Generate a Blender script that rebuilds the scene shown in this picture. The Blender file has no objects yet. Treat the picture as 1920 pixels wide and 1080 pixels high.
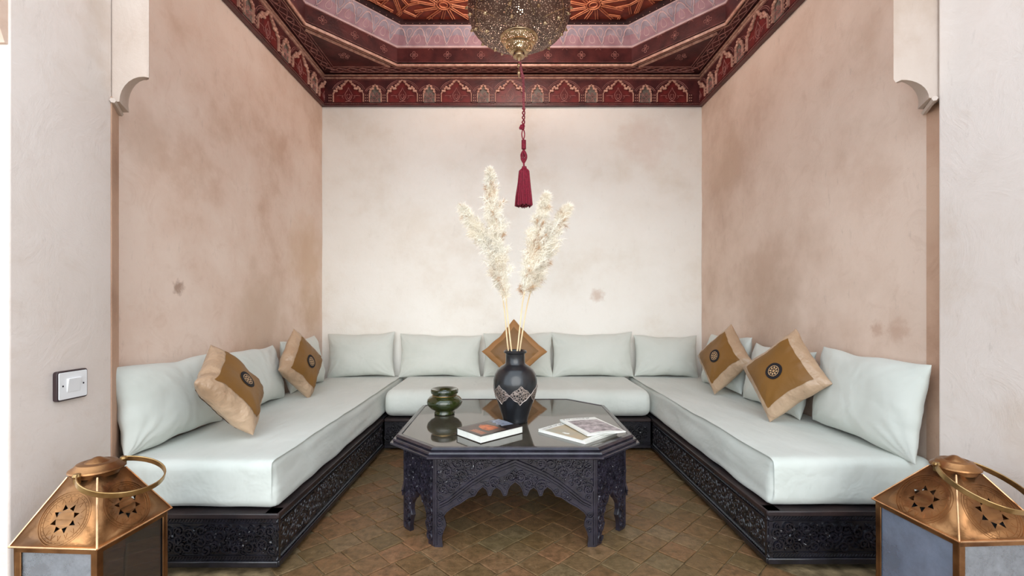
import bpy, bmesh, math, random
from mathutils import Vector, Matrix, noise
PI = math.pi
S = bpy.context.scene
COL = S.collection

# ------------------------------------------------------------------ camera, sky, sun, exposure
cam_d = bpy.data.cameras.new('camera'); cam = bpy.data.objects.new('camera', cam_d); COL.objects.link(cam)
cam.location = (0, 0, 1.12); cam.rotation_euler = (PI/2, 0, 0)
cam_d.sensor_width = 36; cam_d.lens = 36*850/1920
cam_d.shift_x = 5/1920; cam_d.shift_y = 33/1920
cam_d.clip_start = 0.02
S.camera = cam
w = bpy.data.worlds.new('world'); S.world = w; w.use_nodes = True
nt = w.node_tree; nt.nodes.clear()
wo = nt.nodes.new('ShaderNodeOutputWorld'); bg = nt.nodes.new('ShaderNodeBackground')
bg.inputs[0].default_value = (0.80, 0.90, 1.0, 1); bg.inputs[1].default_value = 1.75
nt.links.new(bg.outputs[0], wo.inputs[0])
sd = bpy.data.lights.new('sun', 'SUN'); sd.energy = 1.15; sd.angle = math.radians(50); sd.color = (1, 0.97, 0.93)
sun = bpy.data.objects.new('sun', sd); COL.objects.link(sun)
sun.rotation_euler = (math.radians(76), 0, math.radians(3))
S.view_settings.view_transform = 'Standard'; S.view_settings.look = 'None'
S.view_settings.gamma = 1; S.view_settings.use_curve_mapping = False
S.view_settings.exposure = 0.46

# ------------------------------------------------------------------ materials
def lin(c):
    return tuple((x/255/12.92) if x/255 <= 0.04045 else ((x/255+0.055)/1.055)**2.4 for x in c) + (1,)
def newmat(name):
    m = bpy.data.materials.new(name); m.use_nodes = True
    return m, m.node_tree, m.node_tree.nodes['Principled BSDF']
def nd(t, typ, **kw):
    n = t.nodes.new(typ)
    for k, v in kw.items():
        if k in n.inputs: n.inputs[k].default_value = v
        else: setattr(n, k, v)
    return n
def ramp(t, fac, stops):
    r = t.nodes.new('ShaderNodeValToRGB'); e = r.color_ramp.elements
    e[0].position, e[0].color = stops[0][0], stops[0][1]
    e[1].position, e[1].color = stops[-1][0], stops[-1][1]
    for p, c in stops[1:-1]:
        x = e.new(p); x.color = c
    t.links.new(fac, r.inputs[0]); return r.outputs[0]
def objco(t, scale=(1, 1, 1), gen='Object'):
    tc = nd(t, 'ShaderNodeTexCoord'); mp = nd(t, 'ShaderNodeMapping')
    mp.inputs['Scale'].default_value = scale
    t.links.new(tc.outputs[gen], mp.inputs[0]); return mp.outputs[0]
def mixc(t, fac, a, b, mode='MIX'):
    m = nd(t, 'ShaderNodeMix', data_type='RGBA', blend_type=mode)
    for s, v in ((0, fac), (6, a), (7, b)):
        if hasattr(v, 'node'): t.links.new(v, m.inputs[s])
        else: m.inputs[s].default_value = v
    return m.outputs[2]
def M(name, c, rough=0.6, metal=0.0, c2=None, scale=8, bump=0.0, bscale=60, spec=0.5, stretch=(1, 1, 1), coat=0.0, sheen=0.0, detail=5):
    m, t, p = newmat(name)
    p.inputs['Roughness'].default_value = rough; p.inputs['Metallic'].default_value = metal
    p.inputs['Specular IOR Level'].default_value = spec
    p.inputs['Coat Weight'].default_value = coat; p.inputs['Coat Roughness'].default_value = 0.06
    p.inputs['Sheen Weight'].default_value = sheen
    co = objco(t, stretch)
    n = nd(t, 'ShaderNodeTexNoise', Scale=scale, Detail=detail); t.links.new(co, n.inputs['Vector'])
    c2 = c2 or tuple(max(0, x*0.88) for x in c)
    t.links.new(ramp(t, n.outputs[0], [(0.32, lin(c2)), (0.68, lin(c))]), p.inputs['Base Color'])
    if bump:
        n2 = nd(t, 'ShaderNodeTexNoise', Scale=bscale, Detail=4); t.links.new(co, n2.inputs['Vector'])
        b = nd(t, 'ShaderNodeBump', Strength=bump, Distance=0.01)
        t.links.new(n2.outputs[0], b.inputs['Height']); t.links.new(b.outputs[0], p.inputs['Normal'])
    return m
def plaster(name, base, mid, dark, amt=1.0, stains=(), seed=0):
    """tadelakt: cloudy trowelled lime plaster, with a few damp marks of fixed shape"""
    m, t, p = newmat(name)
    p.inputs['Roughness'].default_value = 0.62; p.inputs['Specular IOR Level'].default_value = 0.3
    tc = nd(t, 'ShaderNodeTexCoord'); mp = nd(t, 'ShaderNodeMapping')
    mp.inputs['Location'].default_value = (seed, seed*1.7, seed*.6); t.links.new(tc.outputs['Object'], mp.inputs[0])
    co = mp.outputs[0]
    n1 = nd(t, 'ShaderNodeTexNoise', Scale=1.5, Detail=8, Roughness=0.62); t.links.new(co, n1.inputs['Vector'])
    col = ramp(t, n1.outputs[0], [(0.34, lin(dark)), (0.47, lin(mid)), (0.60, lin(base))])
    n2 = nd(t, 'ShaderNodeTexNoise', Scale=5.5, Detail=9, Roughness=0.7, Distortion=1.2); t.links.new(co, n2.inputs['Vector'])
    f2 = ramp(t, n2.outputs[0], [(0.54, (0, 0, 0, 1)), (0.74, (0.55*amt,)*3+(1,))])
    col = mixc(t, f2, col, lin(dark))
    mp3 = nd(t, 'ShaderNodeMapping'); mp3.inputs['Scale'].default_value = (3.2, 3.2, 1.0); t.links.new(co, mp3.inputs[0])
    n3 = nd(t, 'ShaderNodeTexNoise', Scale=7, Detail=8, Roughness=0.75); t.links.new(mp3.outputs[0], n3.inputs['Vector'])
    f3 = ramp(t, n3.outputs[0], [(0.60, (0, 0, 0, 1)), (0.78, (0.48*amt,)*3+(1,))])
    col = mixc(t, f3, col, lin(tuple(x*0.72 for x in dark)))
    for (x, y, z, r, c, s) in stains:
        v = nd(t, 'ShaderNodeVectorMath', operation='DISTANCE'); v.inputs[1].default_value = (x, y, z)
        nn = nd(t, 'ShaderNodeTexNoise', Scale=2.2/r, Detail=5)
        va = nd(t, 'ShaderNodeVectorMath', operation='MULTIPLY_ADD'); va.inputs[1].default_value = (r*1.3,)*3
        t.links.new(tc.outputs['Object'], nn.inputs['Vector']); t.links.new(nn.outputs['Color'], va.inputs[0])
        off = nd(t, 'ShaderNodeVectorMath', operation='SUBTRACT'); off.inputs[1].default_value = (r*.65,)*3
        t.links.new(tc.outputs['Object'], va.inputs[2]); t.links.new(va.outputs[0], off.inputs[0]); t.links.new(off.outputs[0], v.inputs[0])
        f = ramp(t, v.outputs['Value'], [(r*0.35, (s,)*3+(1,)), (r, (0, 0, 0, 1))])
        col = mixc(t, f, col, lin(c))
    t.links.new(col, p.inputs['Base Color'])
    b = nd(t, 'ShaderNodeBump', Strength=0.35, Distance=0.012); t.links.new(n2.outputs[0], b.inputs['Height'])
    b2 = nd(t, 'ShaderNodeBump', Strength=0.18, Distance=0.004)
    n4 = nd(t, 'ShaderNodeTexNoise', Scale=55, Detail=5); t.links.new(co, n4.inputs['Vector'])
    t.links.new(n4.outputs[0], b2.inputs['Height']); t.links.new(b.outputs[0], b2.inputs['Normal']); t.links.new(b2.outputs[0], p.inputs['Normal'])
    return m
def fabric(name, c, c2, rough=0.85, wr=0.35, stretch=(1, 1, 1), sheen=0.2, metal=0.0, wscale=5, dist=0.35):
    m, t, p = newmat(name)
    p.inputs['Roughness'].default_value = rough; p.inputs['Sheen Weight'].default_value = sheen; p.inputs['Metallic'].default_value = metal
    co = objco(t, stretch)
    n = nd(t, 'ShaderNodeTexNoise', Scale=3, Detail=6); t.links.new(co, n.inputs['Vector'])
    t.links.new(ramp(t, n.outputs[0], [(0.3, lin(c2)), (0.7, lin(c))]), p.inputs['Base Color'])
    n2 = nd(t, 'ShaderNodeTexNoise', Scale=wscale, Detail=3, Roughness=0.45, Distortion=dist); t.links.new(co, n2.inputs['Vector'])
    b = nd(t, 'ShaderNodeBump', Strength=wr, Distance=0.03); t.links.new(n2.outputs[0], b.inputs['Height'])
    wv = nd(t, 'ShaderNodeTexNoise', Scale=420, Detail=2); t.links.new(objco(t), wv.inputs['Vector'])
    b2 = nd(t, 'ShaderNodeBump', Strength=0.1, Distance=0.001); t.links.new(wv.outputs[0], b2.inputs['Height'])
    t.links.new(b.outputs[0], b2.inputs['Normal']); t.links.new(b2.outputs[0], p.inputs['Normal'])
    return m

def tile_mat():
    m, t, p = newmat('terracotta_tile')
    oi = nd(t, 'ShaderNodeObjectInfo'); gi = nd(t, 'ShaderNodeNewGeometry')
    a = nd(t, 'ShaderNodeMath', operation='ADD'); t.links.new(oi.outputs['Random'], a.inputs[0]); t.links.new(gi.outputs['Random Per Island'], a.inputs[1])
    fr = nd(t, 'ShaderNodeMath', operation='FRACT'); t.links.new(a.outputs[0], fr.inputs[0])
    c = ramp(t, fr.outputs[0], [(0.0, lin((116, 94, 62))), (0.3, lin((134, 98, 66))), (0.5, lin((126, 106, 76))), (0.7, lin((144, 102, 70))), (1.0, lin((118, 90, 56)))])
    wp = nd(t, 'ShaderNodeNewGeometry')
    n = nd(t, 'ShaderNodeTexNoise', Scale=26, Detail=6, Roughness=0.7); t.links.new(wp.outputs['Position'], n.inputs['Vector'])
    c = mixc(t, ramp(t, n.outputs[0], [(0.42, (0, 0, 0, 1)), (0.68, (0.75,)*3+(1,))]), c, lin((70, 52, 28)))
    n2 = nd(t, 'ShaderNodeTexNoise', Scale=2.2, Detail=4); t.links.new(wp.outputs['Position'], n2.inputs['Vector'])
    c = mixc(t, ramp(t, n2.outputs[0], [(0.4, (0, 0, 0, 1)), (0.65, (0.5,)*3+(1,))]), c, lin((92, 76, 40)))
    n3 = nd(t, 'ShaderNodeTexNoise', Scale=11, Detail=8, Roughness=0.8); t.links.new(wp.outputs['Position'], n3.inputs['Vector'])
    c = mixc(t, ramp(t, n3.outputs[0], [(0.55, (0, 0, 0, 1)), (0.72, (0.5,)*3+(1,))]), c, lin((172, 142, 104)))
    t.links.new(c, p.inputs['Base Color']); p.inputs['Roughness'].default_value = 0.5
    b = nd(t, 'ShaderNodeBump', Strength=0.7, Distance=0.008); t.links.new(n.outputs[0], b.inputs['Height']); t.links.new(b.outputs[0], p.inputs['Normal'])
    return m

def glass_mat(name, tint, dust_or_sky, rough=0.05, opac=0.35, mirror=0.25, sc=14):
    """thin old pane: see-through, with a film of dust or painted sky colour and a plain reflection"""
    m = bpy.data.materials.new(name); m.use_nodes = True; t = m.node_tree; t.nodes.clear()
    out = nd(t, 'ShaderNodeOutputMaterial'); tr = nd(t, 'ShaderNodeBsdfTransparent'); tr.inputs[0].default_value = lin(tint)
    df = nd(t, 'ShaderNodeBsdfDiffuse'); df.inputs[0].default_value = lin(dust_or_sky)
    gl = nd(t, 'ShaderNodeBsdfGlossy', Roughness=rough)
    n = nd(t, 'ShaderNodeTexNoise', Scale=sc, Detail=7, Roughness=0.7); t.links.new(objco(t), n.inputs['Vector'])
    f = ramp(t, n.outputs[0], [(0.25, (opac*0.6,)*3+(1,)), (0.8, (min(1, opac*1.5),)*3+(1,))])
    m1 = nd(t, 'ShaderNodeMixShader'); t.links.new(f, m1.inputs[0]); t.links.new(tr.outputs[0], m1.inputs[1]); t.links.new(df.outputs[0], m1.inputs[2])
    fz = nd(t, 'ShaderNodeFresnel', IOR=1.5)
    ad = nd(t, 'ShaderNodeMath', operation='ADD'); t.links.new(fz.outputs[0], ad.inputs[0]); ad.inputs[1].default_value = mirror
    m2 = nd(t, 'ShaderNodeMixShader'); t.links.new(ad.outputs[0], m2.inputs[0]); t.links.new(m1.outputs[0], m2.inputs[1]); t.links.new(gl.outputs[0], m2.inputs[2])
    t.links.new(m2.outputs[0], out.inputs[0]); return m

def pierced_mat(name, c, scale=60, hole=0.22):
    """brass pierced with small holes: the holes are real openings, seen through"""
    m, t, p = newmat(name)
    p.inputs['Metallic'].default_value = 0.55; p.inputs['Roughness'].default_value = 0.45
    n = nd(t, 'ShaderNodeTexNoise', Scale=9, Detail=5); t.links.new(objco(t), n.inputs['Vector'])
    t.links.new(ramp(t, n.outputs[0], [(0.3, lin(tuple(x*0.7 for x in c))), (0.7, lin(c))]), p.inputs['Base Color'])
    ve = nd(t, 'ShaderNodeTexVoronoi', Scale=scale, feature='DISTANCE_TO_EDGE'); t.links.new(objco(t), ve.inputs['Vector'])
    base = p.inputs['Base Color'].links[0].from_socket
    glint = ramp(t, ve.outputs[0], [(hole*.62, (0, 0, 0, 1)), (hole*.85, (1, 1, 1, 1))])  # pale rims painted round the holes, as if hammered dots catch light
    t.links.new(mixc(t, glint, base, lin((255, 232, 208))), p.inputs['Base Color'])
    gt = nd(t, 'ShaderNodeMath', operation='GREATER_THAN'); gt.inputs[1].default_value = hole
    t.links.new(ve.outputs[0], gt.inputs[0])
    inv = nd(t, 'ShaderNodeMath', operation='SUBTRACT'); inv.inputs[0].default_value = 1; t.links.new(gt.outputs[0], inv.inputs[1])
    t.links.new(inv.outputs[0], p.inputs['Alpha'])
    b = nd(t, 'ShaderNodeBump', Strength=0.5, Distance=0.004, invert=True); t.links.new(ve.outputs[0], b.inputs['Height']); t.links.new(b.outputs[0], p.inputs['Normal'])
    return m

MT = {}
MT['wall_back'] = plaster('plaster_back', (243, 240, 232), (240, 236, 227), (232, 225, 213), 0.5,
    stains=[(0.84, 4.35, 1.22, 0.085, (206, 182, 164), 0.7), (-0.9, 4.35, 1.9, 0.25, (228, 218, 202), 0.35), (1.3, 4.35, 2.7, .3, (222, 204, 192), .5)], seed=1)
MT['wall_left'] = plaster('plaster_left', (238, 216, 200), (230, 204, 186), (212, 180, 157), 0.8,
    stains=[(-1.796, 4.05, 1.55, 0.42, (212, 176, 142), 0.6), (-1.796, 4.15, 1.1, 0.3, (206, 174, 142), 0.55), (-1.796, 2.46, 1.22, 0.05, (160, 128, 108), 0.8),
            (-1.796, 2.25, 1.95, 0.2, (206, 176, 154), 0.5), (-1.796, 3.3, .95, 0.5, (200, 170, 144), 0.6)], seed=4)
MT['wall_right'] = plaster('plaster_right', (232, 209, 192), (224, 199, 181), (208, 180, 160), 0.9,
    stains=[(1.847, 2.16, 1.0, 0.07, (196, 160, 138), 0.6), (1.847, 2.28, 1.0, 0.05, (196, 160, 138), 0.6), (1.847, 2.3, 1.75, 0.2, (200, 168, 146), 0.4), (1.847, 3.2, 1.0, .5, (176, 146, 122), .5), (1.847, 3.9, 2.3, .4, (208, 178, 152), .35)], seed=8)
MT['wall_front'] = plaster('plaster_front', (236, 225, 217), (231, 219, 210), (219, 202, 188), 0.8, seed=12)
MT['return'] = plaster('plaster_return_shade', (206, 172, 148), (196, 160, 136), (172, 136, 112), 0.8, seed=19)  # darker brown stands in for the weaker light on the returns
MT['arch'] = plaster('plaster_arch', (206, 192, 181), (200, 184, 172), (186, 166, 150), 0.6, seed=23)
MT['white_wall'] = plaster('plaster_white', (245, 243, 240), (240, 238, 232), (228, 222, 214), 0.3, seed=15)
MT['tile'] = tile_mat()
MT['grout'] = M('grout', (156, 134, 98), 0.9, c2=(84, 68, 42), scale=14, bump=0.4)
MT['dark_wood'] = M('dark_carved_wood', (28, 26, 34), 0.36, c2=(14, 13, 17), scale=18, bump=0.15, bscale=90, coat=0.4)
MT['table_wood'] = M('table_wood', (46, 42, 54), 0.32, c2=(26, 24, 32), scale=18, bump=0.15, bscale=90, coat=0.5)
MT['worn_wood'] = M('worn_top_rail_wood', (56, 42, 40), 0.4, c2=(26, 22, 26), scale=6, bump=0.1)
MT['sheet'] = fabric('cotton_sheet', (208, 212, 205), (199, 204, 196), wr=0.5, stretch=(1.6, 0.8, 1.5))
MT['cushion'] = fabric('cotton_cushion', (211, 214, 206), (201, 205, 196), wr=0.55, wscale=5)
MT['gold'] = fabric('gold_taffeta', (134, 92, 36), (108, 72, 24), rough=0.5, wr=0.3, sheen=0.0, wscale=7)
MT['satin'] = fabric('pale_satin', (200, 171, 142), (152, 122, 94), rough=0.3, wr=0.75, sheen=0.0, wscale=13, stretch=(1, 1, 1))
MT['tan_gold'] = fabric('tan_gold_fabric', (168, 122, 74), (146, 102, 58), rough=0.5, wr=0.4, sheen=0.0)
MT['black_fab'] = M('black_felt', (26, 20, 24), 0.9)
MT['gold_thread'] = M('gold_thread', (214, 180, 136), 0.45, c2=(160, 120, 80), scale=150)
MT['cedar'] = M('painted_cedar', (100, 48, 47), 0.42, c2=(62, 28, 30), scale=9, bump=0.2, bscale=70, coat=0.1)
MT['cedar_dark'] = M('painted_cedar_dark', (68, 28, 28), 0.45, c2=(36, 16, 17), scale=9, bump=0.2, bscale=70)
MT['star_wood'] = M('star_panel_wood', (142, 58, 38), 0.45, c2=(86, 30, 22), scale=12, bump=0.2)
MT['star_line'] = M('star_strap_edges', (240, 160, 118), 0.45, c2=(206, 120, 86), scale=20)
MT['tan_gilt'] = M('faded_gilt', (228, 182, 160), 0.45, c2=(180, 126, 110), scale=30)
MT['line_paint'] = M('thin_painted_line', (206, 148, 138), 0.5, c2=(156, 100, 94), scale=30)
MT['grey_inlay'] = M('grey_green_panel', (132, 122, 112), 0.5, c2=(84, 76, 70), scale=30)
MT['red_inlay'] = M('dark_red_panel', (122, 40, 38), 0.45, c2=(84, 26, 26), scale=20)
MT['lilac'] = M('lilac_paint', (190, 176, 190), 0.5, c2=(150, 138, 154), scale=12)
MT['rose'] = M('rose_paint', (196, 158, 170), 0.5, c2=(172, 132, 144), scale=12)
MT['white_line'] = M('white_painted_line', (236, 208, 210), 0.5, c2=(214, 180, 182), scale=12)
MT['copper'] = M('aged_copper', (176, 128, 84), 0.38, 0.88, c2=(98, 64, 38), scale=8, bump=0.25, bscale=26)
MT['copper_bright'] = M('polished_copper_edge', (236, 190, 146), 0.25, 0.9, c2=(200, 146, 100), scale=20)
MT['brass'] = M('aged_brass', (206, 172, 118), 0.28, 0.9, c2=(140, 108, 66), scale=14, bump=0.1)
MT['lamp_brass'] = M('lamp_brass', (214, 188, 150), 0.3, 0.85, c2=(150, 118, 86), scale=20, bump=0.1)
MT['pierced'] = pierced_mat('pierced_brass', (128, 98, 86), 75, 0.36)
MT['pierced2'] = pierced_mat('pierced_brass_finial', (190, 156, 110), 95, 0.32)
MT['pane'] = glass_mat('dusty_pane', (235, 240, 245), (186, 190, 196), opac=0.42, mirror=0.06)
MT['pane_sky'] = glass_mat('sky_tint_pane', (190, 205, 225), (158, 174, 200), opac=0.5, mirror=0.15, rough=0.1, sc=5)  # blue film paints in the bright sky reflected on this pane
MT['pane_dark'] = glass_mat('clear_pane', (205, 215, 225), (120, 130, 140), opac=0.10, mirror=0.22, rough=0.03)
MT['vase'] = M('black_glaze', (34, 36, 40), 0.28, c2=(18, 19, 22), scale=10, bump=0.12, bscale=30, coat=0.3)
MT['green_glaze'] = M('dark_green_glaze', (52, 60, 24), 0.1, c2=(22, 30, 10), scale=9, coat=0.6)
MT['red_cord'] = M('crimson_cord', (150, 20, 52), 0.6, c2=(108, 12, 36), scale=120, bump=0.6, bscale=200)
MT['red_cord_pale'] = M('rose_cord', (176, 92, 100), 0.6, c2=(128, 52, 62), scale=120, bump=0.6, bscale=200)
MT['pampas'] = M('pampas_plume', (255, 251, 240), 0.8, c2=(255, 244, 224), scale=7)
MT['pampas_tan'] = M('pampas_tan', (226, 190, 150), 0.8, c2=(190, 152, 116), scale=12)
MT['stem'] = M('dry_stem', (240, 222, 184), 0.6, c2=(220, 192, 146), scale=12)
MT['paper'] = M('paper', (240, 240, 232), 0.7, c2=(228, 228, 220), scale=20)
MT['book_black'] = M('black_book_cover', (40, 30, 30), 0.25, c2=(26, 20, 20), scale=8, coat=0.3)
MT['orange'] = M('orange_print', (226, 122, 56), 0.35, c2=(122, 42, 26), scale=30, detail=3)
MT['print_brown'] = M('brown_print', (84, 66, 58), 0.3, c2=(58, 42, 38), scale=14)
MT['patch_blue'] = M('pale_blue_patch', (160, 168, 184), 0.35, c2=(104, 112, 130), scale=60)
MT['print_tan'] = M('tan_print', (184, 158, 120), 0.3, c2=(150, 152, 138), scale=7)
MT['print_mauve'] = M('mauve_print', (196, 180, 182), 0.3, c2=(88, 70, 76), scale=38, detail=8)
MT['ink'] = M('grey_ink', (96, 92, 94), 0.6)
MT['switch_white'] = M('switch_plastic', (236, 236, 236), 0.3, c2=(230, 230, 230))
MT['switch_dark'] = M('switch_surround', (62, 46, 48), 0.4)
MT['screw'] = M('screw', (50, 46, 60), 0.4, 0.6)

def emit_mat(name, c, s):
    m = bpy.data.materials.new(name); m.use_nodes = True; t = m.node_tree; t.nodes.clear()
    o = nd(t, 'ShaderNodeOutputMaterial'); e = nd(t, 'ShaderNodeEmission'); e.inputs[0].default_value = lin(c); e.inputs[1].default_value = s
    t.links.new(e.outputs[0], o.inputs[0]); return m
MT['bulb'] = emit_mat('lit_bulb', (255, 220, 165), 40)

def table_glass():
    m, t, p = newmat('smoked_glass_top')
    p.inputs['Base Color'].default_value = lin((66, 62, 54)); p.inputs['Roughness'].default_value = 0.03
    p.inputs['Specular IOR Level'].default_value = 1.0; p.inputs['IOR'].default_value = 1.6
    n = nd(t, 'ShaderNodeTexNoise', Scale=18, Detail=6); t.links.new(objco(t, (1, 4, 1)), n.inputs['Vector'])
    t.links.new(ramp(t, n.outputs[0], [(0.3, lin((60, 55, 47))), (0.7, lin((78, 72, 62)))]), p.inputs['Base Color'])
    t.links.new(ramp(t, n.outputs[0], [(0.3, (0.02,)*3+(1,)), (0.7, (0.07,)*3+(1,))]), p.inputs['Roughness'])
    return m
MT['table_glass'] = table_glass()
def silver_filigree():
    m, t, p = newmat('silver_filigree')
    ve = nd(t, 'ShaderNodeTexVoronoi', Scale=85, feature='DISTANCE_TO_EDGE'); t.links.new(objco(t), ve.inputs['Vector'])
    f = ramp(t, ve.outputs[0], [(0.09, (1, 1, 1, 1)), (0.2, (0, 0, 0, 1))])
    t.links.new(mixc(t, f, lin((40, 36, 36)), lin((206, 190, 182))), p.inputs['Base Color']); t.links.new(f, p.inputs['Metallic'])
    p.inputs['Roughness'].default_value = 0.4
    b = nd(t, 'ShaderNodeBump', Strength=0.8, Distance=0.003); t.links.new(f, b.inputs['Height']); t.links.new(b.outputs[0], p.inputs['Normal'])
    return m
MT['filigree'] = silver_filigree()
MT['silver'] = M('silver_wire', (216, 204, 196), 0.35, 0.6, c2=(170, 156, 148), scale=60)

# ------------------------------------------------------------------ mesh helpers
class MB:
    def __init__(s): s.v = []; s.f = []
    def add(s, vs, fs):
        o = len(s.v); s.v += [tuple(a) for a in vs]; s.f += [tuple(i+o for i in f) for f in fs]; return s
    def box(s, c, d, rot=None):
        x, y, z = d[0]/2, d[1]/2, d[2]/2
        vs = [Vector((a*x, b*y, e*z)) for a in (-1, 1) for b in (-1, 1) for e in (-1, 1)]
        if rot: vs = [rot @ q for q in vs]
        return s.add([q+Vector(c) for q in vs], [(0, 1, 3, 2), (4, 6, 7, 5), (0, 4, 5, 1), (2, 3, 7, 6), (0, 2, 6, 4), (1, 5, 7, 3)])
    def box2(s, a, b): return s.box([(a[i]+b[i])/2 for i in range(3)], [abs(b[i]-a[i]) for i in range(3)])
    def tube(s, pts, r, n=8, closed=False, cap=True, flat=1.0):
        pts = [Vector(p) for p in pts]; m = len(pts); rs = r if hasattr(r, '__len__') else [r]*m
        up = None; vs = []
        for i in range(m):
            a = pts[(i-1) % m] if (i or closed) else pts[i]; b = pts[(i+1) % m] if (i < m-1 or closed) else pts[i]
            d = (b-a).normalized() if (b-a).length > 1e-9 else Vector((0, 0, 1))
            if up is None:
                up = Vector((0, 0, 1)) if abs(d.z) < .9 else Vector((1, 0, 0))
            side = d.cross(up)
            if side.length < 1e-6: side = d.cross(Vector((0, 1, 0)))
            side.normalize(); up = side.cross(d).normalized()
            for k in range(n):
                t = 2*PI*k/n; vs.append(pts[i]+side*math.cos(t)*rs[i]+up*math.sin(t)*rs[i]*flat)
        fs = []
        for i in range(m if closed else m-1):
            j = (i+1) % m
            for k in range(n): fs.append((i*n+k, i*n+(k+1) % n, j*n+(k+1) % n, j*n+k))
        if cap and not closed: fs += [tuple(range(n))[::-1], tuple((m-1)*n+k for k in range(n))]
        return s.add(vs, fs)
    def lathe(s, prof, n=32, c=(0, 0, 0), wob=None):
        vs = []; fs = []; m = len(prof)
        for i, (r, z) in enumerate(prof):
            for k in range(n):
                t = 2*PI*k/n; rr = max(r, 1e-5)*(wob(t) if wob else 1)
                vs.append((c[0]+rr*math.cos(t), c[1]+rr*math.sin(t), c[2]+z))
        for i in range(m-1):
            for k in range(n): fs.append((i*n+k, i*n+(k+1) % n, (i+1)*n+(k+1) % n, (i+1)*n+k))
        return s.add(vs, fs)
    def prism(s, poly, h0, h1, fr):
        """poly in (s,t), extruded along h through frame fr(s,t,h)"""
        n = len(poly)
        vs = [fr(a, b, h0) for a, b in poly]+[fr(a, b, h1) for a, b in poly]
        fs = [tuple(range(n))[::-1], tuple(range(n, 2*n))]+[(i, (i+1) % n, n+(i+1) % n, n+i) for i in range(n)]
        return s.add(vs, fs)
    def ribbon(s, pts, wd, h, fr, closed=False, taper=False, base=0.0):
        m = len(pts); vs = []; P = [Vector(p) for p in pts]
        for i in range(m):
            a = P[(i-1) % m] if (i or closed) else P[i]; b = P[(i+1) % m] if (i < m-1 or closed) else P[i]
            d = b-a; d = d.normalized() if d.length > 1e-9 else Vector((1, 0)); nn = Vector((-d.y, d.x))
            k = 1.0 if not taper else max(0.25, math.sin(PI*(0.15+0.85*i/(m-1)))**.6 if i < m-1 else .2)
            for q, hh in ((-1, base-.0005), (-.5, h*k), (.5, h*k), (1, base-.0005)):
                x = P[i]+nn*q*wd*k/2; vs.append(fr(x.x, x.y, hh))
        fs = []
        for i in range(m if closed else m-1):
            j = (i+1) % m
            for k in range(3): fs.append((i*4+k, i*4+k+1, j*4+k+1, j*4+k))
        return s.add(vs, fs)
    def blob(s, c, r, n=6, fr=None):
        r = r if hasattr(r, '__len__') else (r, r, r); vs = []; rings = 4
        for i in range(rings+1):
            ph = PI*i/rings
            for k in range(n):
                t = 2*PI*k/n; p = (c[0]+r[0]*math.sin(ph)*math.cos(t), c[1]+r[1]*math.sin(ph)*math.sin(t), c[2]+r[2]*math.cos(ph))
                vs.append(fr(*p) if fr else p)
        fs = [(i*n+k, i*n+(k+1) % n, (i+1)*n+(k+1) % n, (i+1)*n+k) for i in range(rings) for k in range(n)]
        return s.add(vs, fs)
    def build(s, name, mat, parent=None, world=True, smooth=35, bevel=0, bseg=2, solid=0, sub=0):
        me = bpy.data.meshes.new(name)
        vs = s.v
        if world and parent is not None:
            o = parent.location; g = parent.parent
            o = Vector(o)+(Vector(g.location) if g else Vector()); vs = [(a-o.x, b-o.y, c-o.z) for a, b, c in vs]
        me.from_pydata(vs, [], s.f)
        bm = bmesh.new(); bm.from_mesh(me)
        bmesh.ops.remove_doubles(bm, verts=bm.verts, dist=1e-6)
        bmesh.ops.recalc_face_normals(bm, faces=bm.faces); bm.to_mesh(me); bm.free()
        if smooth:
            me.shade_smooth(); me.set_sharp_from_angle(angle=math.radians(smooth))
        for m in (mat if isinstance(mat, (list, tuple)) else [mat]): me.materials.append(MT[m] if isinstance(m, str) else m)
        ob = bpy.data.objects.new(name, me); COL.objects.link(ob)
        if parent is not None: ob.parent = parent
        if solid: md = ob.modifiers.new('solid', 'SOLIDIFY'); md.thickness = solid; md.offset = 0
        if bevel: md = ob.modifiers.new('bevel', 'BEVEL'); md.width = bevel; md.segments = bseg; md.limit_method = 'ANGLE'; md.angle_limit = math.radians(40)
        if sub: md = ob.modifiers.new('sub', 'SUBSURF'); md.levels = sub; md.render_levels = sub
        return ob
def tag(o, label, cat, group=None, kind=None):
    o['label'] = label
    if cat: o['category'] = cat
    if group: o['group'] = group
    if kind: o['kind'] = kind
    return o
def struct(o): o['kind'] = 'structure'; return o
def stuff(o): o['kind'] = 'stuff'; return o
def empty(name, loc, rz=0, label=None, cat=None, group=None):
    o = bpy.data.objects.new(name, None); COL.objects.link(o); o.location = loc; o.rotation_euler = (0, 0, rz); o.empty_display_size = .1
    if label: tag(o, label, cat, group)
    return o
def frame(o, sd_, td, nd_):
    o, sd_, td, nd_ = Vector(o), Vector(sd_), Vector(td), Vector(nd_)
    return lambda a, b, h: tuple(o+sd_*a+td*b+nd_*h)
def fbm(p, s): return noise.fractal(Vector(p)*s, 0.8, 2.0, 3)

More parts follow.
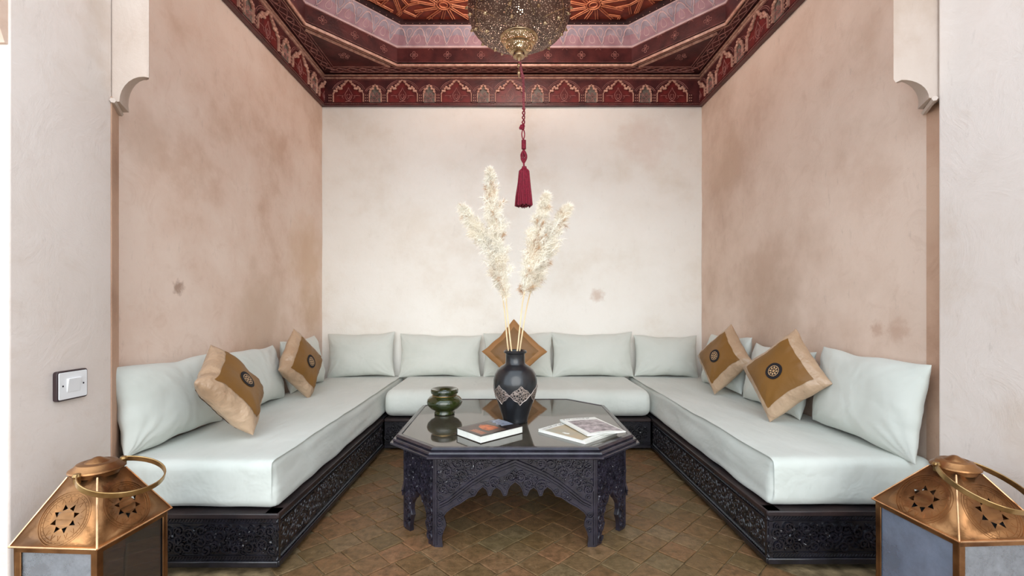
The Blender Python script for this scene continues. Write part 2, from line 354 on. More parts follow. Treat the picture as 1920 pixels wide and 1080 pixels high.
# scrolling vine relief ------------------------------------------------------
def scrollwork(mb, fr, w_, h_, inside, size=0.034, wd=0.008, ht=0.006, seed=0, leaves=True):
    rnd = random.Random(seed); pts = []
    tries = int(w_*h_/(size*size)*22)
    for _ in range(tries):
        s_, t_ = rnd.uniform(size*.45, w_-size*.45), rnd.uniform(size*.45, h_-size*.45)
        if not inside(s_, t_) or not all(inside(s_+a*size*.42, t_+b*size*.42) for a, b in ((1, 0), (-1, 0), (0, 1), (0, -1))): continue
        if all((s_-a)**2+(t_-b)**2 > (size*.86)**2 for a, b in pts): pts.append((s_, t_))
    for i, (s_, t_) in enumerate(pts):
        ch = 1 if (i % 2) else -1; a0 = rnd.uniform(0, 2*PI); R = size*rnd.uniform(.42, .52); P = []
        N = 15; T = 2*PI*1.35
        for k in range(N+1):
            u = k/N; r = R*(1-u)**0.75+0.0022; a = a0+ch*T*u; P.append((s_+r*math.cos(a), t_+r*math.sin(a)))
        mb.ribbon(P, wd, ht, fr)
        # tail sweeping off the spiral, ending in a leaf
        a = a0; d = (-math.sin(a)*-ch, math.cos(a)*-ch); q = P[0]; T2 = []
        for k in range(5):
            u = k/4; T2.append((q[0]+d[0]*size*.55*u+math.cos(a)*size*.22*u*u, q[1]+d[1]*size*.55*u+math.sin(a)*size*.22*u*u))
        if all(inside(*p) and 0 < p[0] < w_ and 0 < p[1] < h_ for p in T2): mb.ribbon(T2, wd*1.3, ht*.9, fr, taper=True)
        if leaves:
            aa = rnd.uniform(0, 2*PI); c = (s_+math.cos(aa)*size*.68, t_+math.sin(aa)*size*.68)
            if inside(*c) and .008 < c[0] < w_-.008 and .008 < c[1] < h_-.008:
                e = (c[0]+math.cos(aa+1)*size*.3, c[1]+math.sin(aa+1)*size*.3)
                mb.ribbon([((c[0]*(1-u)+e[0]*u), (c[1]*(1-u)+e[1]*u)) for u in (0, .33, .66, 1)], wd*1.7, ht, fr, taper=True)
def rope(mb, fr, length, t, hgt=0.012, ht=0.004, step=0.013):
    n = int(length/step)
    for i in range(n):
        s0 = i*step
        mb.ribbon([(s0, t-hgt/2), (s0+step*.75, t+hgt/2)], step*.62, ht, fr)

# ------------------------------------------------------------------ room shell
YB, XL, XR, YF0, YF1 = 4.35, -1.796, 1.847, 1.88, 2.0
def wavy_wall(name, fr, s0, s1, t0, t1, thick, mat, ns=70, nt_=90, amp=0.004, seed=0):
    mb = MB(); vs = []
    for j in range(nt_+1):
        for i in range(ns+1):
            a = s0+(s1-s0)*i/ns; b = t0+(t1-t0)*j/nt_
            vs.append(fr(a, b, amp*fbm((a+seed, b, seed), 1.7)+amp*.35*fbm((a+seed, b, seed+4), 7)))
    fs = [(j*(ns+1)+i, j*(ns+1)+i+1, (j+1)*(ns+1)+i+1, (j+1)*(ns+1)+i) for j in range(nt_) for i in range(ns)]
    mb.add(vs, fs)
    mb.prism([(s0, t0), (s1, t0), (s1, t1), (s0, t1)], -thick, -amp*1.5, fr)
    return struct(mb.build(name, mat))
wall_back = wavy_wall('wall_back', frame((0, YB, 0), (1, 0, 0), (0, 0, 1), (0, -1, 0)), XL-.1, XR+.1, 0, 3.9, .12, 'wall_back', seed=3)
wall_left = wavy_wall('wall_left', frame((XL, 0, 0), (0, 1, 0), (0, 0, 1), (1, 0, 0)), YF1-.02, YB, 0, 3.9, .12, 'wall_left', seed=5)
wall_right = wavy_wall('wall_right', frame((XR, 0, 0), (0, 1, 0), (0, 0, 1), (-1, 0, 0)), YF1-.02, YB, 0, 3.9, .12, 'wall_right', seed=7)

# front jambs: short flanking walls, splayed return into the alcove
XJL, XJR = -1.655, 1.782
idz = lambda a, b, h: (a, b, h)
mb = MB()
mb.prism([(-2.15, 1.5), (XJL, 1.5), (XJL, YF0), (-1.725, YF1), (-2.15, YF1)], 0, 3.9, idz)
wall_front_left = struct(mb.build('wall_front_left', 'wall_front', bevel=.006))
mb = MB()
mb.prism([(XJR, 0.35), (2.3, 0.35), (2.3, YF1), (1.846, YF1), (1.846, YF0+.055), (XJR, YF0)], 0, 3.9, idz)
wall_front_right = struct(mb.build('wall_front_right', 'wall_front', bevel=.006))
mb = MB(); mb.prism([(XJL+.001, YF0+.006), (-1.7225, YF1), (-1.74, YF1), (XJL-.01, YF0+.006)], 0, 1.99, idz); mb.build('jamb_return_shade', 'return', wall_front_left, smooth=0)  # thin slab whose darker colour paints the shade on the left return
mb = MB(); mb.prism([(1.842, YF0+.058), (1.842, YF1+.002), (1.86, YF1+.002), (1.86, YF0+.058)], 0, 1.99, idz); mb.build('jamb_return_shade', 'return', wall_front_right, smooth=0)  # matching slab, shade painted as darker plaster on the right
# arch spanning the mouth of the alcove with concave corbels
def px(x, y, D): return ((x-955)/850*D, 1.12+(573-y)/850*D)
def arch_outline(D):
    L = [px(203, 188, D), px(219, 188, D)]
    for k in range(1, 9):
        a = PI*k/16*1.18; L.append(px(219+44*(1-math.cos(a)), 188-47*math.sin(a), D))
    L += [px(275, 146, D), (px(275, 100, D)[0], 3.55)]  # unseen top of the opening set high so more sky reaches the walls
    R = [(px(1680, 100, D)[0], 3.55), px(1680, 146, D), px(1684, 152, D)]
    for k in range(8, 0, -1):
        a = PI*k/16*1.05; R.append(px(1747-48*(1-math.cos(a)), 181-34*math.sin(a), D))
    R += [px(1747, 181, D), px(1759, 182, D)]
    return L+R
o0 = arch_outline(YF0-.0)
front = [(-1.66, o0[0][1])]+o0[1:-1]+[(1.80, o0[-1][1]), (1.80, 3.9), (-1.66, 3.9)]
n = len(front); back = []
for i, (x, z) in enumerate(front):
    # the soffit splays outwards and upwards towards the back
    inner = 2 <= i <= n-5
    k = 0 if not inner else min(1, (i-1)/9) if i < n/2 else min(1, (n-4-i)/9)
    back.append((x+(-1 if x < 0 else 1)*(.05+.05*k) if inner else x, z+.05*k))
back[0] = (-1.735, front[0][1]); back[1] = (front[1][0]-.05, front[1][1]); back[-3] = (1.85, front[-3][1]); back[-4] = (front[-4][0]+.05, front[-4][1])
back[-1] = (-1.735, 3.9); back[-2] = (1.85, 3.9)
mb = MB(); yf = YF0+.012
mb.add([(x, yf, z) for x, z in front]+[(x, YF1, z) for x, z in back],
       [tuple(range(n)), tuple(range(2*n-1, n-1, -1))]+[(i, n+i, n+(i+1) % n, (i+1) % n) for i in range(n)])
arch = struct(mb.build('trim_1', 'arch', smooth=50))
# projecting ledge under each corbel
for (a, b, nm) in (((-1.645, YF0+.0, 1.972), (-1.715, YF1, 1.965), 'corbel_ledge'), ((1.765, YF0+.0, 1.98), (1.83, YF1, 1.97), 'corbel_ledge')):
    mb = MB(); mb.tube([a, b], .011, 6); mb.build(nm, 'arch', arch)
# neighbouring side arch at the far left edge and the white wall beyond it
mb = MB(); D = 1.5
fr_side = frame((XJL+.0, 0, 0), (0, 1, 0), (0, 0, 1), (1, 0, 0))
cor = [(1.52, 3.9), (1.52, 1.985), (1.49, 1.985), (1.475, 2.03), (1.44, 2.07), (1.38, 2.095), (1.30, 2.10), (1.30, 3.9)]
mb.prism(cor, -.3, -.004, fr_side)
struct(mb.build('trim_2', 'wall_left'))
mb = MB(); mb.box2((-4.6, 1.9, 0), (-2.15, 2.02, 3.9)); struct(mb.build('wall_side', 'white_wall'))

# floor ---------------------------------------------------------------------
mb = MB(); mb.box2((-4.6, -5, -.12), (4.6, YB+.1, -.006)); floor = struct(mb.build('floor', 'grout'))
TS = 0.128
def tile_shape(rnd):
    h = TS/2-.0025; mb = MB(); j = lambda: rnd.uniform(-.003, .0015)
    c = [(-h+j(), -h+j()), (h+j(), -h+j()), (h+j(), h+j()), (-h+j(), h+j())]
    z = [rnd.uniform(-.0014, .0006) for _ in range(4)]; ins = .0035
    vs = [(x, y, -.006) for x, y in c]+[(x, y, zz-.0018) for (x, y), zz in zip(c, z)]+[(x*(1-ins/h), y*(1-ins/h), zz) for (x, y), zz in zip(c, z)]
    fs = [(4, 5, 6, 7)[::-1]] if False else []
    fs += [(i, (i+1) % 4, 4+(i+1) % 4, 4+i) for i in range(4)]+[(4+i, 4+(i+1) % 4, 8+(i+1) % 4, 8+i) for i in range(4)]+[(8, 9, 10, 11)]
    return mb.add(vs, fs)
rt = random.Random(11); protos = []
for k in range(8):
    o = tile_shape(rt).build('tile', 'tile', floor, world=False, smooth=0); protos.append(o)
a45 = math.radians(45); cnt = 0; used = set()
for i in range(-60, 60):
    for j in range(-60, 60):
        u, v = i*TS+((j % 2)*.018), j*TS
        x = (u-v)*math.cos(a45)+.03; y = (u+v)*math.sin(a45)+2.6
        if -1.02 < x < 1.17 and 1.78 < y < 3.56:
            k = rt.randrange(8)
            if k not in used: o = protos[k]; used.add(k)
            else: o = protos[k].copy(); COL.objects.link(o); o.parent = floor
            o.location = (x, y, 0); o.rotation_euler = (rt.uniform(-.006, .006), rt.uniform(-.006, .006), a45+rt.uniform(-.022, .022)+PI/2*rt.randrange(4)); cnt += 1
mb = MB()
for i in range(-60, 60):
    for j in range(-60, 60):
        u, v = i*TS+((j % 2)*.018), j*TS
        x = (u-v)*math.cos(a45)+.03; y = (u+v)*math.sin(a45)+2.6
        if not (-1.02 < x < 1.17 and 1.78 < y < 3.56) and -2.4 < x < 2.4 and -.8 < y < 1.78:
            t_ = tile_shape(rt); R = Matrix.Rotation(a45, 3, 'Z'); mb.add([R @ Vector(q)+Vector((x, y, 0)) for q in t_.v], t_.f)
stuff(mb.build('tile_paving', 'tile', floor, smooth=0))

# ------------------------------------------------------------------ painted cedar ceiling
ZF0, ZF1, ZL = 3.03, 3.30, 3.33
def frieze(name, o, sdir, ndir, length, first, lab):
    """one side of the carved frieze: board, bead rows, and its row of arches"""
    fr = frame(o, sdir, (0, 0, 1), ndir)
    H = ZF1-ZF0
    mb = MB()
    mb.prism([(0, 0), (length, 0), (length, H+.02), (0, H+.02)], 0, .03, fr)
    mb.prism([(0, -.006), (length, -.006), (length, .008), (0, .008)], .0, .037, fr)
    root = struct(mb.build(name, 'cedar'))
    m2 = MB(); m3 = MB()
    m2.ribbon([(0, H-.012), (length, H-.012)], .014, .04, fr, base=.03)
    m2.ribbon([(0, H+.012), (length, H+.012)], .012, .045, fr, base=.03)
    m2.build('cornice_moulding', 'tan_gilt', root)
    n_ = int(length/.0125)
    for i in range(n_):
        m3.add([fr(i*.0125+.003, .010, .028), fr(i*.0125+.010, .010, .028), fr(i*.0125+.010, .017, .028), fr(i*.0125+.003, .017, .028), fr(i*.0125+.0065, .0135, .036)], [(0, 1, 4), (1, 2, 4), (2, 3, 4), (3, 0, 4)])
        m3.add([fr(i*.0125+.003, H-.03, .028), fr(i*.0125+.009, H-.03, .028), fr(i*.0125+.009, H-.024, .028), fr(i*.0125+.003, H-.024, .028), fr(i*.0125+.006, H-.027, .035)], [(0, 1, 4), (1, 2, 4), (2, 3, 4), (3, 0, 4)])
    stuff(m3.build('bead_row', 'tan_gilt', root, smooth=0))
    big = [(.143, .025), (.143, .105), (.128, .128), (.112, .128), (.108, .150), (.094, .165), (.080, .150), (.066, .152), (.060, .178), (.040, .192), (.024, .215), (0, .232)]
    small = [(.056, .025), (.056, .105), (.046, .122), (.042, .142), (.024, .150), (.016, .172), (0, .190)]
    def outline(h): return h+[(-a, b) for a, b in h[-2::-1]]
    P = .5133
    k = 0; s = first
    data = {}
    def place(kind, s):
        if kind in data:
            for src, par in data[kind]:
                c = src.copy(); COL.objects.link(c); c.parent = root; c.location = Vector(src.location)+Vector(sdir)*(s-data[kind+'s'])
                for g in list(src.children):
                    d = g.copy(); COL.objects.link(d); d.parent = c
            return
        f2 = frame(Vector(o)+Vector(sdir)*s-Vector((0, 0, 0)), sdir, (0, 0, 1), ndir)
        hh = big if kind == 'b' else small
        ol = outline(hh)
        mb = MB(); mb.prism(ol, .028, .034, f2)
        panel = mb.build('arch_panel', 'red_inlay' if kind == 'b' else 'grey_inlay', root)
        mm = MB(); mm.ribbon(ol, .010, .050, f2, base=.033)
        for (a, b) in hh[2:-1]:
            for sg in (-1, 1): mm.blob((a*sg, b, .045), (.0145, .0125, .012), 6, f2)
        mould = mm.build('arch_moulding', 'tan_gilt', root)
        md = MB()
        if kind == 'b':
            sp = [(0, .04), (.018, .052), (.030, .075), (.034, .098), (.026, .118), (.012, .135), (0, .165)]
            md.ribbon(sp+[(-a, b) for a, b in sp[-2:0:-1]], .004, .038, f2, closed=True, base=.034)
            for sg in (-1, 1):
                md.ribbon([(0, .055), (sg*.012, .07), (sg*.018, .088), (sg*.010, .104), (sg*.003, .094)], .0035, .038, f2, base=.034)
                md.ribbon([(sg*.055, .086), (sg*.085, .09), (sg*.11, .086)], .003, .037, f2, base=.034)
                md.ribbon([(sg*.045, .06), (sg*.062, .075), (sg*.05, .09)], .003, .037, f2, base=.034)
            md.ribbon([(-.03, .03), (0, .036), (.03, .03)], .004, .038, f2, base=.034)
        else:
            scrollwork(md, lambda a, b, h: f2(a-.05, b+.03, h+.034), .1, .1, lambda a, b: True, size=.03, wd=.004, ht=.003, seed=3, leaves=False)
            md.ribbon([(-.035, .034), (.035, .034)], .005, .038, f2, base=.034)
        med = md.build('painted_motif', 'line_paint', root); med.parent = panel
        # arcs above and flanking colonettes
        ar = MB()
        r0 = .165 if kind == 'b' else .105
        for q in (0, .014):
            pts = [((r0-q)*math.cos(t), .10+(r0-q)*.85*math.sin(t)) for t in [PI*(.12+.76*i/14) for i in range(15)]]
            pts = [(a, min(b, H-.035)) for a, b in pts]
            ar.ribbon(pts, .004, .035, f2, base=.03)
        arc = ar.build('painted_arc', 'line_paint', root)
        lst = [(panel, root), (mould, root), (arc, root)]
        if kind == 'b':
            co = MB()
            for sg in (-1, 1):
                x0 = sg*.1735
                co.prism([(x0-.020, .02), (x0+.020, .02), (x0+.020, .108), (x0-.020, .108)], .029, .038, f2)
                for r_ in range(3):
                    for c_ in (-1, 1): co.blob((x0+c_*.009, .038+r_*.026, .040), (.0048, .0048, .005), 6, f2)
            col = co.build('colonette', 'cedar', root); lst.append((col, root))
            dots = MB()
            for sg in (-1, 1):
                for r_ in range(3):
                    for c_ in (-1, 1): dots.blob((sg*.1735+c_*.009, .038+r_*.026, .041), (.0055, .0055, .006), 6, f2)
            dt = dots.build('bead', 'tan_gilt', root); dt.parent = col; stuff(dt)
        data[kind] = lst; data[kind+'s'] = s
    while s-.15 < length:
        if s-.15 > 0: place('b', s)
        if 0 < s+P/2-.06 and s+P/2+.06 < length: place('s', s+P/2)
        s += P
    # spandrel lozenges
    return root
frieze('trim_3', (XL, YB, ZF0), (1, 0, 0), (0, -1, 0), XR-XL, .265, 'back')
frieze('trim_4', (XL, YF1, ZF0), (0, 1, 0), (1, 0, 0), YB-YF1-.03, .28, 'left')
frieze('trim_5', (XR, YF1, ZF0), (0, 1, 0), (-1, 0, 0), YB-YF1-.03, .28, 'right')
mb = MB(); mb.box2((XL, YF1, ZF0), (XR, YF1+.03, ZF1)); struct(mb.build('trim_6', 'cedar_dark'))

CX, CY = .047, 3.17
def octa(hx, cx_, hy, cy_): # half extents and chamfers
    return [(CX-hx+cx_, CY+hy), (CX+hx-cx_, CY+hy), (CX+hx, CY+hy-cy_), (CX+hx, CY-hy+cy_), (CX+hx-cx_, CY-hy), (CX-hx+cx_, CY-hy), (CX-hx, CY-hy+cy_), (CX-hx, CY+hy-cy_)]
O1 = octa(1.645, .57, .986, .61)
O2 = octa(1.645-.10, .53, .986-.10, .565)
ZT1, ZT2, ZS = 3.496, 3.628, 3.655
# roof over everything
mb = MB(); mb.box2((XL-.14, YF0, ZS+.03), (XR+.14, YB+.12, ZS+.2)); ceiling = struct(mb.build('ceiling', 'cedar_dark'))
# ledge (soffit) ring round the octagon, built as eight quads out to the frieze
mb = MB()
rect = [(CX-hx_, y_) for hx_, y_ in ()]
x0, x1, y0, y1 = XL, XR, YF1, YB
outer = [(O1[0][0], y1), (O1[1][0], y1), (x1, O1[2][1]), (x1, O1[3][1]), (O1[4][0], y0), (O1[5][0], y0), (x0, O1[6][1]), (x0, O1[7][1])]
corners = {1: (x1, y1), 3: (x1, y0), 5: (x0, y0), 7: (x0, y1)}
for i in range(8):
    j = (i+1) % 8
    poly = [O1[i], O1[j], outer[j]]+([corners[i]] if i in corners else [])+[outer[i]]
    mb.prism(poly, ZL, ZL+.02, idz)
ledge = mb.build('soffit_board', 'cedar', ceiling)
# moulding where soffit meets octagon, lattice band, corner triangles
def insetline(a, b, d): # offset segment a-b outward (away from centre)
    A, B = Vector(a), Vector(b); t = (B-A).normalized(); nn = Vector((t.y, -t.x))
    if nn.dot((A+B)/2-Vector((CX, CY))) < 0: nn = -nn
    return A+nn*d, B+nn*d
fd = frame((0, 0, ZL), (1, 0, 0), (0, 1, 0), (0, 0, -1))
mb = MB(); mb.ribbon(O1, .022, .016, fd, closed=True)
q = octa(1.645+.035, .58, .986+.035, .62); mb.ribbon(q, .006, .006, fd, closed=True)
mb.build('octagon_moulding', 'tan_gilt', ceiling)
mb = MB()
fx0, fx1, fy0, fy1 = XL+.04, XR-.04, YF1+.04, YB-.04
band = .125
inn = [(fx0+band, fy0+band), (fx1-band, fy0+band), (fx1-band, fy1-band), (fx0+band, fy1-band)]
def lattice(mb, a, b, wd, off):
    A, B = Vector(a), Vector(b); L = (B-A).length; t = (B-A)/L; nn = Vector((-t.y, t.x))
    f = lambda s, q, h: fd(*(A+t*s+nn*q), h)
    n_ = max(1, round(L/.21)); st = L/n_
    for i in range(n_):
        s0 = i*st
        for sg in (-1, 1):
            mb.ribbon([(s0, sg*wd*.32), (s0+st*.25, sg*wd*.32*.2), (s0+st*.5, -sg*wd*.32), (s0+st*.75, -sg*wd*.32*.2), (s0+st, sg*wd*.32)], .0055, .004, f)
        mb.ribbon([(s0+st/2+.03*math.cos(a_), .022*math.sin(a_)) for a_ in [2*PI*k/8 for k in range(8)]], .004, .004, f, closed=True)
    for sg in (-1, 1): mb.ribbon([(0, sg*wd*.42), (L, sg*wd*.42)], .004, .004, f)
c2 = band/2
lattice(mb, (fx0+c2, fy1-c2), (fx1-c2, fy1-c2), .1, 0)
lattice(mb, (fx0+c2, fy0+c2), (fx0+c2, fy1-c2), .1, 0)
lattice(mb, (fx1-c2, fy0+c2), (fx1-c2, fy1-c2), .1, 0)
stuff(mb.build('lattice_band', 'line_paint', ceiling))
for i, cpt in ((7, (fx0+band, fy1-band)), (1, (fx1-band, fy1-band)), (3, (fx1-band, fy0+band)), (5, (fx0+band, fy0+band))):
    a, b = insetline(O1[i], O1[(i+1) % 8], .075)
    # clip to the corner square
    d_ = (b-a).normalized()
    pa = a+d_*((cpt[0]-a.x)/d_.x); pb = a+d_*((cpt[1]-a.y)/d_.y)
    C_ = Vector(cpt); cen = (pa+pb+C_)/3
    mb = MB(); mb.prism([tuple(cen+(p-cen)*.93) for p in (pa, pb, C_)], .0, .008, fd)
    tp = mb.build('corner_panel', 'cedar', ceiling)
    mb = MB()
    mb.ribbon([tuple(pa), tuple(pb)], .018, .016, fd)
    mb.build('corner_moulding', 'tan_gilt', ceiling)
    mb = MB(); mb.ribbon([tuple(cen+(p-cen)*.96) for p in (pa, C_, pb)], .006, .010, fd)
    for k in range(5):
        a_ = 2*PI*k/5; mb.ribbon([tuple(cen+Vector((math.cos(a_+t)*.05*r, math.sin(a_+t)*.05*r))) for t, r in ((0, .2), (.4, .8), (0, 1), (-.4, .8), (0, .2))], .004, .011, fd, base=.008)
    mo = mb.build('painted_motif', 'line_paint', ceiling); mo.parent = tp
# octagon upstands
def wallframe(A, B, Au, Bu, z0, z1):
    """bilinear face between lower edge A-B and upper edge Au-Bu; normal towards the centre"""
    A, B, Au, Bu = [Vector((p[0], p[1], z)) for p, z in ((A, z0), (B, z0), (Au, z1), (Bu, z1))]
    L = (B-A).length; Hh = z1-z0; nn = (B-A).cross(Au-A).normalized()
    if nn.dot(Vector((CX, CY, z0))-A) < 0: nn = -nn
    def f(s, t, h):
        u = s/L; v = t/Hh; return tuple((A*(1-u)+B*u)*(1-v)+(Au*(1-u)+Bu*u)*v+nn*h)
    return f, L, Hh
for i in range(8):
    j = (i+1) % 8
    f, L, Hh = wallframe(O1[i], O1[j], O1[i], O1[j], ZL, ZT1)
    mb = MB(); mb.prism([(0, 0), (L, 0), (L, Hh), (0, Hh)], -.02, 0, f)
    fb = mb.build('flower_board', 'cedar', ceiling)
    mb = MB()
    n_ = max(2, round(L/.33)); st = L/n_
    for k in range(n_):
        s0 = (k+.5)*st
        for q_ in range(4):
            a_ = q_*PI/2; mb.ribbon([(s0+.022*math.cos(a_)+.012*math.cos(t), Hh*.52+.022*math.sin(a_)+.012*math.sin(t)) for t in [2*PI*z/8 for z in range(8)]], .004, .003, f, closed=True)
        mb.blob((s0, Hh*.52, .002), (.007, .007, .003), 6, f)
        for t_ in (.12, .9): mb.ribbon([(s0-st*.5, Hh*t_), (s0-st*.1, Hh*t_), (s0+st*.5, Hh*t_)], .003, .002, f)
        mb.ribbon([(s0+st*.42, Hh*.8), (s0+st*.5, Hh*.93), (s0+st*.58, Hh*.8)] if k < n_-1 else [(s0, Hh*.95), (s0+.01, Hh*.93)], .003, .002, f)
    mo = mb.build('painted_flower', 'line_paint', ceiling); mo.parent = fb
    # painted band above
    f, L, Hh = wallframe(O1[i], O1[j], O2[i], O2[j], ZT1, ZT2)
    mb = MB(); mb.prism([(0, 0), (L, 0), (L, Hh), (0, Hh)], -.02, 0, f)
    lb = mb.build('painted_band', 'lilac', ceiling)
    n_ = max(2, round(L/.175)); st = L/n_; wl = MB(); rs = MB(); Hb = math.hypot(Hh, .1)
    for k in range(n_):
        s0 = k*st
        half = [(0, .86), (.13, .82), (.25, .66), (.30, .50), (.36, .46), (.38, .34), (.44, .2), (.5, .13)]
        pts = [(s0+a*st, b*Hh) for a, b in half]+[(s0+st-a*st, b*Hh) for a, b in half[-2::-1]]
        wl.ribbon(pts, .009, .005, f)
        # rose ground under the curve, both half bells
        rs.prism([(s0, .06*Hh), (s0, .55*Hh), (s0+.2*st, .52*Hh)]+[(s0+a*st*.97, b*Hh-.004) for a, b in half if .3 <= a <= .44]+[(s0+.44*st, .06*Hh)], 0, .0015, f)
        rs.prism([(s0+st, .06*Hh), (s0+st, .55*Hh), (s0+st-.2*st, .52*Hh)]+[(s0+st-a*st*.97, b*Hh-.004) for a, b in half if .3 <= a <= .44]+[(s0+st-.44*st, .06*Hh)], 0, .0015, f)
        for (cx_, cy_, up) in ((s0+st/2, .66*Hh, -1), (s0, .36*Hh, 1)):
            if cx_ < .02: continue
            dr = [(0, .24*Hh), (.018, .08*Hh), (.026, -.06*Hh), (.018, -.17*Hh), (0, -.2*Hh)]
            wl.ribbon([(cx_+a, cy_+up*b) for a, b in dr]+[(cx_-a, cy_+up*b) for a, b in dr[-2:0:-1]], .006, .004, f, closed=True)
        for cx_, cy_ in ((s0+st/2, .07*Hh), (s0, .93*Hh)):
            wl.ribbon([(cx_+.008*math.cos(t), cy_+.06*Hh*math.sin(t)) for t in [2*PI*z/8 for z in range(8)]], .005, .005, f, closed=True)
    w1 = wl.build('interlace_line', 'white_line', ceiling); w1.parent = lb
    r1 = rs.build('rose_cell', 'rose', ceiling, smooth=0); r1.parent = lb
mb = MB()
mb.ribbon(O1, .012, .012, frame((0, 0, ZT1), (1, 0, 0), (0, 1, 0), (0, 0, -1)), closed=True)
mb.tube([(x*.9985+CX*.0015, y*.9985+CY*.0015, ZT1) for x, y in O1], .007, 4, closed=True)
mb.tube([(x, y, ZT2) for x, y in O2], .006, 4, closed=True)
mb.build('white_edge', 'white_line', ceiling)
# star ceiling
O3 = octa(1.645-.145, .515, .986-.145, .55)
mb = MB()
for i in range(8):
    j = (i+1) % 8
    mb.add([(O2[i][0], O2[i][1], ZT2+.002), (O2[j][0], O2[j][1], ZT2+.002), (O3[j][0], O3[j][1], ZT2+.004), (O3[i][0], O3[i][1], ZT2+.004),
            (O3[j][0], O3[j][1], ZS), (O3[i][0], O3[i][1], ZS)], [(0, 1, 2, 3), (3, 2, 4, 5)])
rim = mb.build('star_panel_rim', 'cedar_dark', ceiling)
mb = MB()
for i in range(8):
    a, b = Vector(O3[i]), Vector(O3[(i+1) % 8]); c_, d_ = Vector(O2[i]), Vector(O2[(i+1) % 8]); n_ = int((b-a).length/.06)
    for k in range(n_):
        p = (a.lerp(b, (k+.5)/n_)+c_.lerp(d_, (k+.5)/n_))/2; mb.blob((p.x, p.y, ZT2+.002), (.0045, .0045, .003), 5)
stuff(mb.build('stud', 'tan_gilt', rim))
mb = MB(); mb.prism(O3, ZS-.002, ZS+.02, idz); sp = mb.build('star_panel', 'star_wood', ceiling)
def inoct(x, y):
    dx, dy = abs(x-CX), abs(y-CY); hx, hy = 1.49, .83
    return dx < hx and dy < hy and (dx-(hx-.515))/.515+(dy-(hy-.55))/.55 < 1
fs_ = frame((0, 0, ZS-.002), (1, 0, 0), (0, 1, 0), (0, 0, -1))
mb = MB(); edge = MB()
def strap(a, b, wd=.022):
    a, b = Vector(a), Vector(b); L = (b-a).length; n_ = max(2, int(L/.012)); pts = [a.lerp(b, k/n_) for k in range(n_+1)]
    run = []
    for p in pts+[None]:
        if p is not None and inoct(p.x, p.y): run.append(p)
        else:
            if len(run) > 1:
                A, B = run[0], run[-1]; t = (B-A).normalized(); nn = Vector((-t.y, t.x))
                mb.ribbon([tuple(A), tuple(B)], wd, .007, fs_)
                for sg in (-1, 1): edge.ribbon([tuple(A+nn*sg*wd*.5), tuple(B+nn*sg*wd*.5)], .0055, .0105, fs_, base=.004)
            run = []
SP = .631
for gi in range(-3, 4):
    for gj in range(-2, 3):
        cx_, cy_ = .0765+gi*SP, 3.833-.02+gj*SP-0
        if (gi+gj) % 2 == 0:
            # eight-fold interlace knot
            for k in range(8):
                a1 = 2*PI*k/8+PI/8; a2 = 2*PI*(k+3)/8+PI/8; R = .20
                strap((cx_+R*math.cos(a1), cy_+R*math.sin(a1)), (cx_+R*math.cos(a2), cy_+R*math.sin(a2)), .018)
                strap((cx_+.27*math.cos(a1), cy_+.27*math.sin(a1)), (cx_+.27*math.cos(a1+2*PI/8), cy_+.27*math.sin(a1+2*PI/8)), .018)
                strap((cx_+.33*math.cos(a1-PI/8), cy_+.33*math.sin(a1-PI/8)), (cx_+.27*math.cos(a1+PI/8*2.2), cy_+.27*math.sin(a1+PI/8*2.2)), .016)
        else:
            for k in range(12):
                a1 = 2*PI*k/12; a2 = a1+2*PI/12
                if not inoct(cx_, cy_) and not inoct(cx_*.8+CX*.2, cy_*.8+CY*.2): continue
                strap((cx_+.066*math.cos(a1), cy_+.066*math.sin(a1)), (cx_+.27*math.cos(a1+.22), cy_+.27*math.sin(a1+.22)), .020)
                strap((cx_+.19*math.cos(a1+.20), cy_+.19*math.sin(a1+.20)), (cx_+.30*math.cos(a1+.0), cy_+.30*math.sin(a1+.0)), .016)
                strap((cx_+.30*math.cos(a1), cy_+.30*math.sin(a1)), (cx_+.36*math.cos(a1+.32), cy_+.36*math.sin(a1+.32)), .016)
            for rr in (.034, .058): edge.ribbon([(cx_+rr*math.cos(2*PI*k/16), cy_+rr*math.sin(2*PI*k/16)) for k in range(16)], .007, .010, fs_, closed=True)
stuff(mb.build('star_strapwork', 'star_wood', sp, smooth=0)); stuff(edge.build('strap_edge_line', 'star_line', sp, smooth=0))

